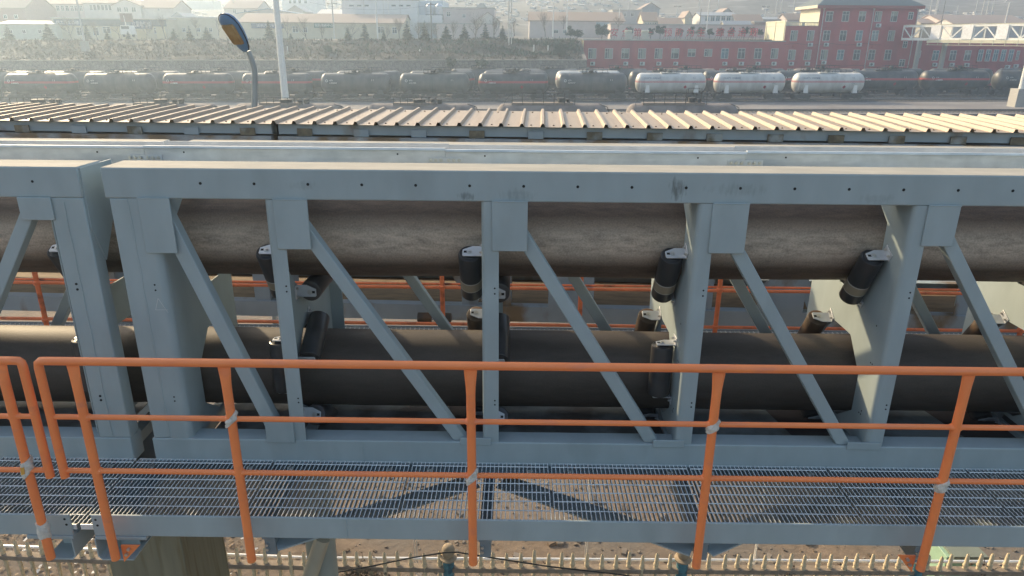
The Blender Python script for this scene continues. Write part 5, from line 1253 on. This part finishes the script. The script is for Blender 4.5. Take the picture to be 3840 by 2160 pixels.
pole(2650, 110, 0, 166, .11, .09, WHITE, 'thin white lamp pole before the glazed house')
pole(2866, 80, 20, 215, .15, .11, POLEM, 'utility pole between the brown roof and the cream stair house', arms=1)
pole(2624, 95, 33, 184, .1, .08, WOODP, 'thin dark pole beside the glazed house')
pole(2538, 68, 20, 230, .15, .11, POLEM, 'utility pole with cross arm on the hill foot, above the letters', arms=1)
pole(3530, 85, 2, 180, .12, .06, WOODP, 'thin dark lattice aerial above the footbridge')
pole(3768, 92, 8, 172, .14, .10, WHITE, 'curved white lamp pole above the footbridge at the right', name='street_lamp', cat='street lamp')
p = sp(3768, 8, 172); MB().path([(p.x, 172, p.z), (p.x+.5, 172, p.z+.8), (p.x+2.2, 172, p.z+1.6)], .1, 8).build('arm', WHITE, [o for o in S.objects if o.get('label', '').startswith('curved white lamp')][0], smooth=True)
hp = [(3484, 60, -60), (3500, 84, -60), (3506, 78, -60), (3585, 62, 20), (3655, 58, -40), (3680, 62, -60), (3697, 60, -60), (3720, 45, -60), (2620, 30, -60), (2690, 42, -60), (2910, 45, -60), (2930, 30, -60), (2975, 42, -60), (2030, 40, -60), (1745, 32, -60), (1672, 32, -60), (2357, 36, -60), (880, 55, -60), (698, 85, -60)]
for i, (x, y0, y1) in enumerate(hp):
    pole(x, y0, y1, 205+7*(i % 5), .13, .09, POLEM, 'thin pale pole on the stony hillside', name='utility_pole')['group'] = 'pale poles on the hillside'
pm = pole(3820, 372, -300, 98, .33, .22, WHITE, 'thick pale mast on a concrete block at the right picture edge', base=.85, name='light_mast')
pole(1042, 205, 183, 134, .08, .08, WHITE, 'short white marker post on the left slope')['group'] = 'white marker posts on the slope'
for i, (x, y0, y1) in enumerate(((347, 210, 198), (1078, 186, 174), (1574, 197, 185), (2055, 183, 170), (2002, 176, 168))):
    pole(x, y0, y1, 140, .11, .11, WHITE, 'short white marker post on the dry slope, %s from left' % ('first', 'third', 'fourth', 'sixth', 'fifth')[i], cat='marker post', name='marker_post')['group'] = 'white marker posts on the slope'
# power lines
def wire(a, b, sag, label):
    pts = [a.lerp(b, i/16)-Vector((0, 0, sag*4*(i/16)*(1-i/16))) for i in range(17)]
    tag(MB().path(pts, .018, 4, False).build('power_line', BLACK, None), label, 'power line', 'power lines over the houses')
wire(sp(1160, 8, 158), sp(1619, 18, 152), 1.2, 'thin power line sagging from the grey pole to the wooden pole')
wire(sp(1619, 18, 152), sp(1908, 12, 146), 1.0, 'thin power line from the wooden pole to the double mast')

# ------------------------------------------------------------------ trees
def conifer_proto(seed, h=5., w=1.75, mat=0):
    rnd = random.Random(seed); t = thing('conifer', (0, 0, 0), 'conifer', 'conifer')
    MB().tube((0, 0, -.5), (0, 0, h*.97), .11, .02, 7).build('trunk', BARK, t)
    mb = MB(); z = .35
    while z < h:
        f = z/h; L = w*(1-f)**.85*rnd.uniform(.8, 1.1)+.12; nb = int(7+5*(1-f)); a0 = rnd.uniform(0, 6)
        for k in range(nb):
            a = a0+2*math.pi*k/nb+rnd.uniform(-.3, .3); l = L*rnd.uniform(.65, 1.15); d = Vector((math.cos(a), math.sin(a), 0)); s = Vector((-d.y, d.x, 0))
            p0 = Vector((0, 0, z+rnd.uniform(-.1, .1)))
            for q in range(5):
                u = .25+.75*q/5; c = p0+d*l*u+Vector((0, 0, -l*.25*u+.12*u*u*l)); ww = l*.30*(1.2-u)+.03; ll = l*.2
                tw = rnd.uniform(-.5, .5); s2 = s*math.cos(tw)+Vector((0, 0, math.sin(tw)))
                mb.add([c-d*ll-s2*ww, c+d*ll*.3-s2*ww*1.2, c+d*ll*1.2, c+d*ll*.3+s2*ww*1.2, c-d*ll+s2*ww], [(0, 1, 2, 3, 4)])
        z += .19+.08*rnd.random()
    mb.build('crown', FOL[mat], t)
    return t
def bare_proto(seed, h=6., mat=None, spread=.5):
    rnd = random.Random(seed); t = thing('bare_tree', (0, 0, 0), 'bare tree', 'tree')
    tm = MB(); cm_ = MB()
    def grow(p, d, l, r, lev):
        pts = [p]; dd = d.copy()
        for i in range(3):
            dd = (dd+Vector((rnd.uniform(-1, 1), rnd.uniform(-1, 1), rnd.uniform(-.2, .7)))*.13).normalized(); pts.append(pts[-1]+dd*l/3)
        (tm if lev == 0 else cm_).path(pts, [r, r*.85, r*.7, r*.55], 4 if lev else 7, False)
        if lev >= 4: return
        for k in range((5, 4, 3, 3)[lev]):
            q = pts[rnd.choice((2, 3, 3) if lev else (2, 3, 3, 3))]; nd = (dd+Vector((rnd.uniform(-1, 1), rnd.uniform(-1, 1), rnd.uniform(-.1, .6)))*spread*1.7).normalized()
            grow(q, nd, l*rnd.uniform(.65, .95), r*.55, lev+1)
    grow(Vector((0, 0, -.3)), Vector((0, 0, 1)), h*.30, .13, 0)
    tm.build('trunk', BARK, t); cm_.build('crown', TWIG, t); return t
def leafy_proto(seed, h=4.5, w=3.2, mat=0, n=2600):
    rnd = random.Random(seed); t = thing('evergreen_tree', (0, 0, 0), 'evergreen', 'tree')
    tm = MB().tube((0, 0, -.4), (.1, 0, h*.6), .13, .05, 7)
    cl_ = []
    for k in range(16): a = rnd.uniform(0, 6.28); rr = w*.5*rnd.random()**.5; cl_.append(Vector((rr*math.cos(a), rr*math.sin(a), h*rnd.uniform(.42, .92)))); tm.tube((.05, 0, h*.4), cl_[-1], .05, .015, 5)
    tm.build('trunk', BARK, t)
    mb = MB()
    for i in range(n):
        c = rnd.choice(cl_); q = Vector((rnd.gauss(0, 1), rnd.gauss(0, 1), rnd.gauss(0, .8))).normalized()*rnd.uniform(.3, .75)*w*.32; p = c+q
        s = rnd.uniform(.08, .2); u = Vector((rnd.uniform(-1, 1), rnd.uniform(-1, 1), rnd.uniform(-1, 1))).normalized(); v = u.orthogonal().normalized()
        mb.add([p-u*s, p-v*s*.6, p+u*s, p+v*s*.6], [(0, 1, 2, 3)])
    mb.build('crown', FOL[mat], t); return t
PC = [conifer_proto(1), conifer_proto(2, 5, 1.5), conifer_proto(3, 5, 2.05, 1)]
PB = [bare_proto(4), bare_proto(5, 6, spread=.38), bare_proto(6, 6, spread=.6)]
PL = [leafy_proto(7), leafy_proto(8, 4, 3., 1), leafy_proto(9, 3.2, 3.0, 2)]
tu = {}
def tree(pool, idx, x, yb, hpx, Y, label, group, hb=5.):
    p = sp(x, yb, Y); q = sp(x, yb-hpx, Y); s = (q.z-p.z)/hb
    o = pool[idx]
    if o.name in tu: o = dup(o)
    else: tu[o.name] = 1
    o.location = (p.x, Y, p.z-.1); k = .85+.4*((x*7.3) % 1); o.scale = (s*k, s*(1.05+.3*((x*3.1) % 1)), s); o.rotation_euler = (0, 0, (x*.37) % 6.28); o['label'] = label; o['group'] = group
    return o
cw = ['leftmost', 'second from left', 'third from left', 'fourth from left', 'fifth from left', 'sixth from left', 'seventh from left', 'eighth from left', 'ninth from left', 'tenth from left', 'eleventh from left', 'twelfth from left', 'thirteenth from left', 'fourteenth from left', 'fifteenth from left', 'sixteenth from left', 'seventeenth from left', 'eighteenth from left', 'nineteenth from left']
CON = [(36, 150, 62, 0), (186, 150, 70, 2), (330, 146, 62, 1), (404, 146, 32, 2), (483, 146, 32, 0), (655, 150, 48, 2), (714, 150, 58, 0), (778, 148, 52, 2), (1012, 150, 78, 1), (1092, 165, 45, 2), (1306, 152, 55, 1), (1372, 190, 108, 1), (1440, 152, 45, 1), (1528, 152, 78, 0), (1594, 152, 78, 0), (1675, 158, 70, 2), (1742, 150, 64, 0), (1820, 168, 84, 0), (1885, 152, 60, 0)]
for i, (x, yb, hp_, k) in enumerate(CON): tree(PC, k, x, yb, hp_, 149+(i % 3), 'dark green conifer on top of the embankment, '+cw[i], 'conifers on the embankment top')
BARE = [(270, 146, 92, 0), (366, 146, 75, 1), (448, 140, 60, 2), (550, 142, 75, 0), (620, 140, 92, 1), (740, 130, 80, 2), (820, 128, 70, 0), (1080, 140, 80, 2), (1150, 150, 95, 0), (1210, 150, 70, 1), (1320, 150, 75, 2), (1450, 150, 62, 0), (1500, 150, 95, 1), (1570, 150, 75, 2), (1640, 150, 60, 0), (1700, 150, 80, 1), (1783, 150, 112, 2), (1852, 145, 95, 1), (1930, 130, 70, 0), (2045, 132, 98, 1), (2112, 105, 55, 0), (2318, 110, 60, 2), (660, 215, 95, 0), (900, 140, 60, 1)]
for i, (x, yb, hp_, k) in enumerate(BARE): tree(PB, k, x, yb, hp_, 153+(i % 4)*2.5, 'leafless winter tree on the terrace, number %d from the left' % (i+1) if False else 'leafless winter tree before the houses, standing %s' % ('between the left conifers', 'by the shop row left end', 'beside the billboard', 'before the blue welding sign', 'at the shop row right end', 'left of the lamp head', 'under the lamp head', 'just right of the white mast', 'before the blue signboard roof', 'left of the grey utility pole', 'right of the grey utility pole', 'before the factory left wall', 'before the slot vents', 'left of the silos', 'under the silos', 'before the beige flat house', 'before the white gabled house, the tallest', 'right of the white gabled house', 'left of the warehouse', 'before the warehouse left end, broad and pale', 'before the warehouse roof', 'before the roof terrace house', 'low on the left slope', 'behind the lamp bend')[i], 'leafless trees before the houses', 6.)
EV = [(2140, 152, 56, 0, 148, 'large dark round evergreen left of the rooftop letters'), (2256, 150, 60, 0, 154, 'dark evergreen behind the first rooftop letter'), (2166, 150, 40, 1, 151, 'pale green evergreen bush beside the large round evergreen'), (2098, 222, 60, 1, 137, 'broad dark bush at the foot of the slope, left of the red building'), (2440, 140, 36, 0, 157, 'dark evergreen behind the fourth rooftop letter'), (2550, 140, 34, 1, 157, 'dark evergreen between the fifth and sixth rooftop letters'), (2625, 140, 40, 0, 157.5, 'dark evergreen behind the eighth rooftop letter'), (2700, 140, 38, 1, 157, 'dark evergreen behind the ninth rooftop letter'), (2820, 140, 40, 0, 157.5, 'dark evergreen behind the last rooftop letter'), (2360, 140, 40, 1, 157, 'dark evergreen behind the second rooftop letter'), (2475, 140, 45, 0, 156, 'evergreen behind the solar water heaters'), (2590, 140, 42, 0, 156, 'evergreen behind the seventh rooftop letter'), (2740, 140, 38, 0, 156, 'evergreen behind the tenth rooftop letter'), (2790, 140, 40, 0, 156, 'evergreen behind the eleventh rooftop letter'), (2850, 140, 32, 0, 156, 'small evergreen right of the last rooftop letter'), (2660, 140, 34, 1, 156, 'low evergreen between the eighth and ninth rooftop letters'), (1690, 262, 48, 2, 131.5, 'dark scrub bush against the stone wall near the middle'), (1806, 262, 40, 2, 131.5, 'dark scrub bush against the stone wall, right one of two'), (1230, 205, 36, 2, 138, 'dark scrub bush on the slope right of the white mast')]
for x, yb, hp_, k, Y, lab in EV: tree(PL, k, x, yb, hp_, Y, lab, 'evergreen trees and bushes', (4.5, 4., 3.2)[k])

# brush on the slope: dry grass and dwarf pines nobody could count
def brush(name, n, mats, x0, x1, y0, y1, s0, s1, dens, seed, up=.5):
    rnd = random.Random(seed); mb = MB()
    for i in range(n):
        x = rnd.uniform(x0, x1); y = rnd.uniform(y0, y1)
        if rnd.random() > dens(x, y): continue
        z = sz(x, y); S_ = rnd.uniform(s0, s1); mb.cm = rnd.randrange(len(mats))
        for k in range(7):
            a = rnd.uniform(0, 6.28); d = Vector((math.cos(a)*.7, math.sin(a)*.7, rnd.uniform(.3, 1.2)*up*2)); l = S_*rnd.uniform(.5, 1.); w = Vector((-math.sin(a), math.cos(a), 0))*l*.16
            b = Vector((x, y, z))+Vector((rnd.uniform(-1, 1), rnd.uniform(-1, 1), 0))*S_*.5
            mb.add([b-w, b+w, b+d*l+w*.4, b+d*l-w*.4], [(0, 1, 2, 3)])
    return tag(mb.build(name, mats, None), kind='stuff')
brush('dry_brush', 11000, [DRY, TWIG, M('dry_bramble', (.12, .095, .07), .95, var=.3, scale=2)], -150, 11.5, 133.4, 151, .22, .55, lambda x, y: .75, 21)
brush('dwarf_pines', 5200, [FOL[1], FOL[2]], -60, 11.5, 137, 150, .3, .75, lambda x, y: (.15+.85*max(0, min(1, (x+22)/22)))*(.5+.5*math.sin(x*.5+y)), 22)

# ------------------------------------------------------------------ haze
hzm = bpy.data.materials.new('haze'); hzm.use_nodes = True; n = hzm.node_tree.nodes; n.remove(n['Principled BSDF'])
pv = n.new('ShaderNodeVolumePrincipled'); pv.inputs['Color'].default_value = (.62, .78, .95, 1); pv.inputs['Density'].default_value = HAZE; pv.inputs['Anisotropy'].default_value = .58
hzm.node_tree.links.new(pv.outputs[0], n['Material Output'].inputs['Volume'])
tag(MB().box(-430, 430, -70, 450, -8, 72).build('haze', hzm), kind='stuff')
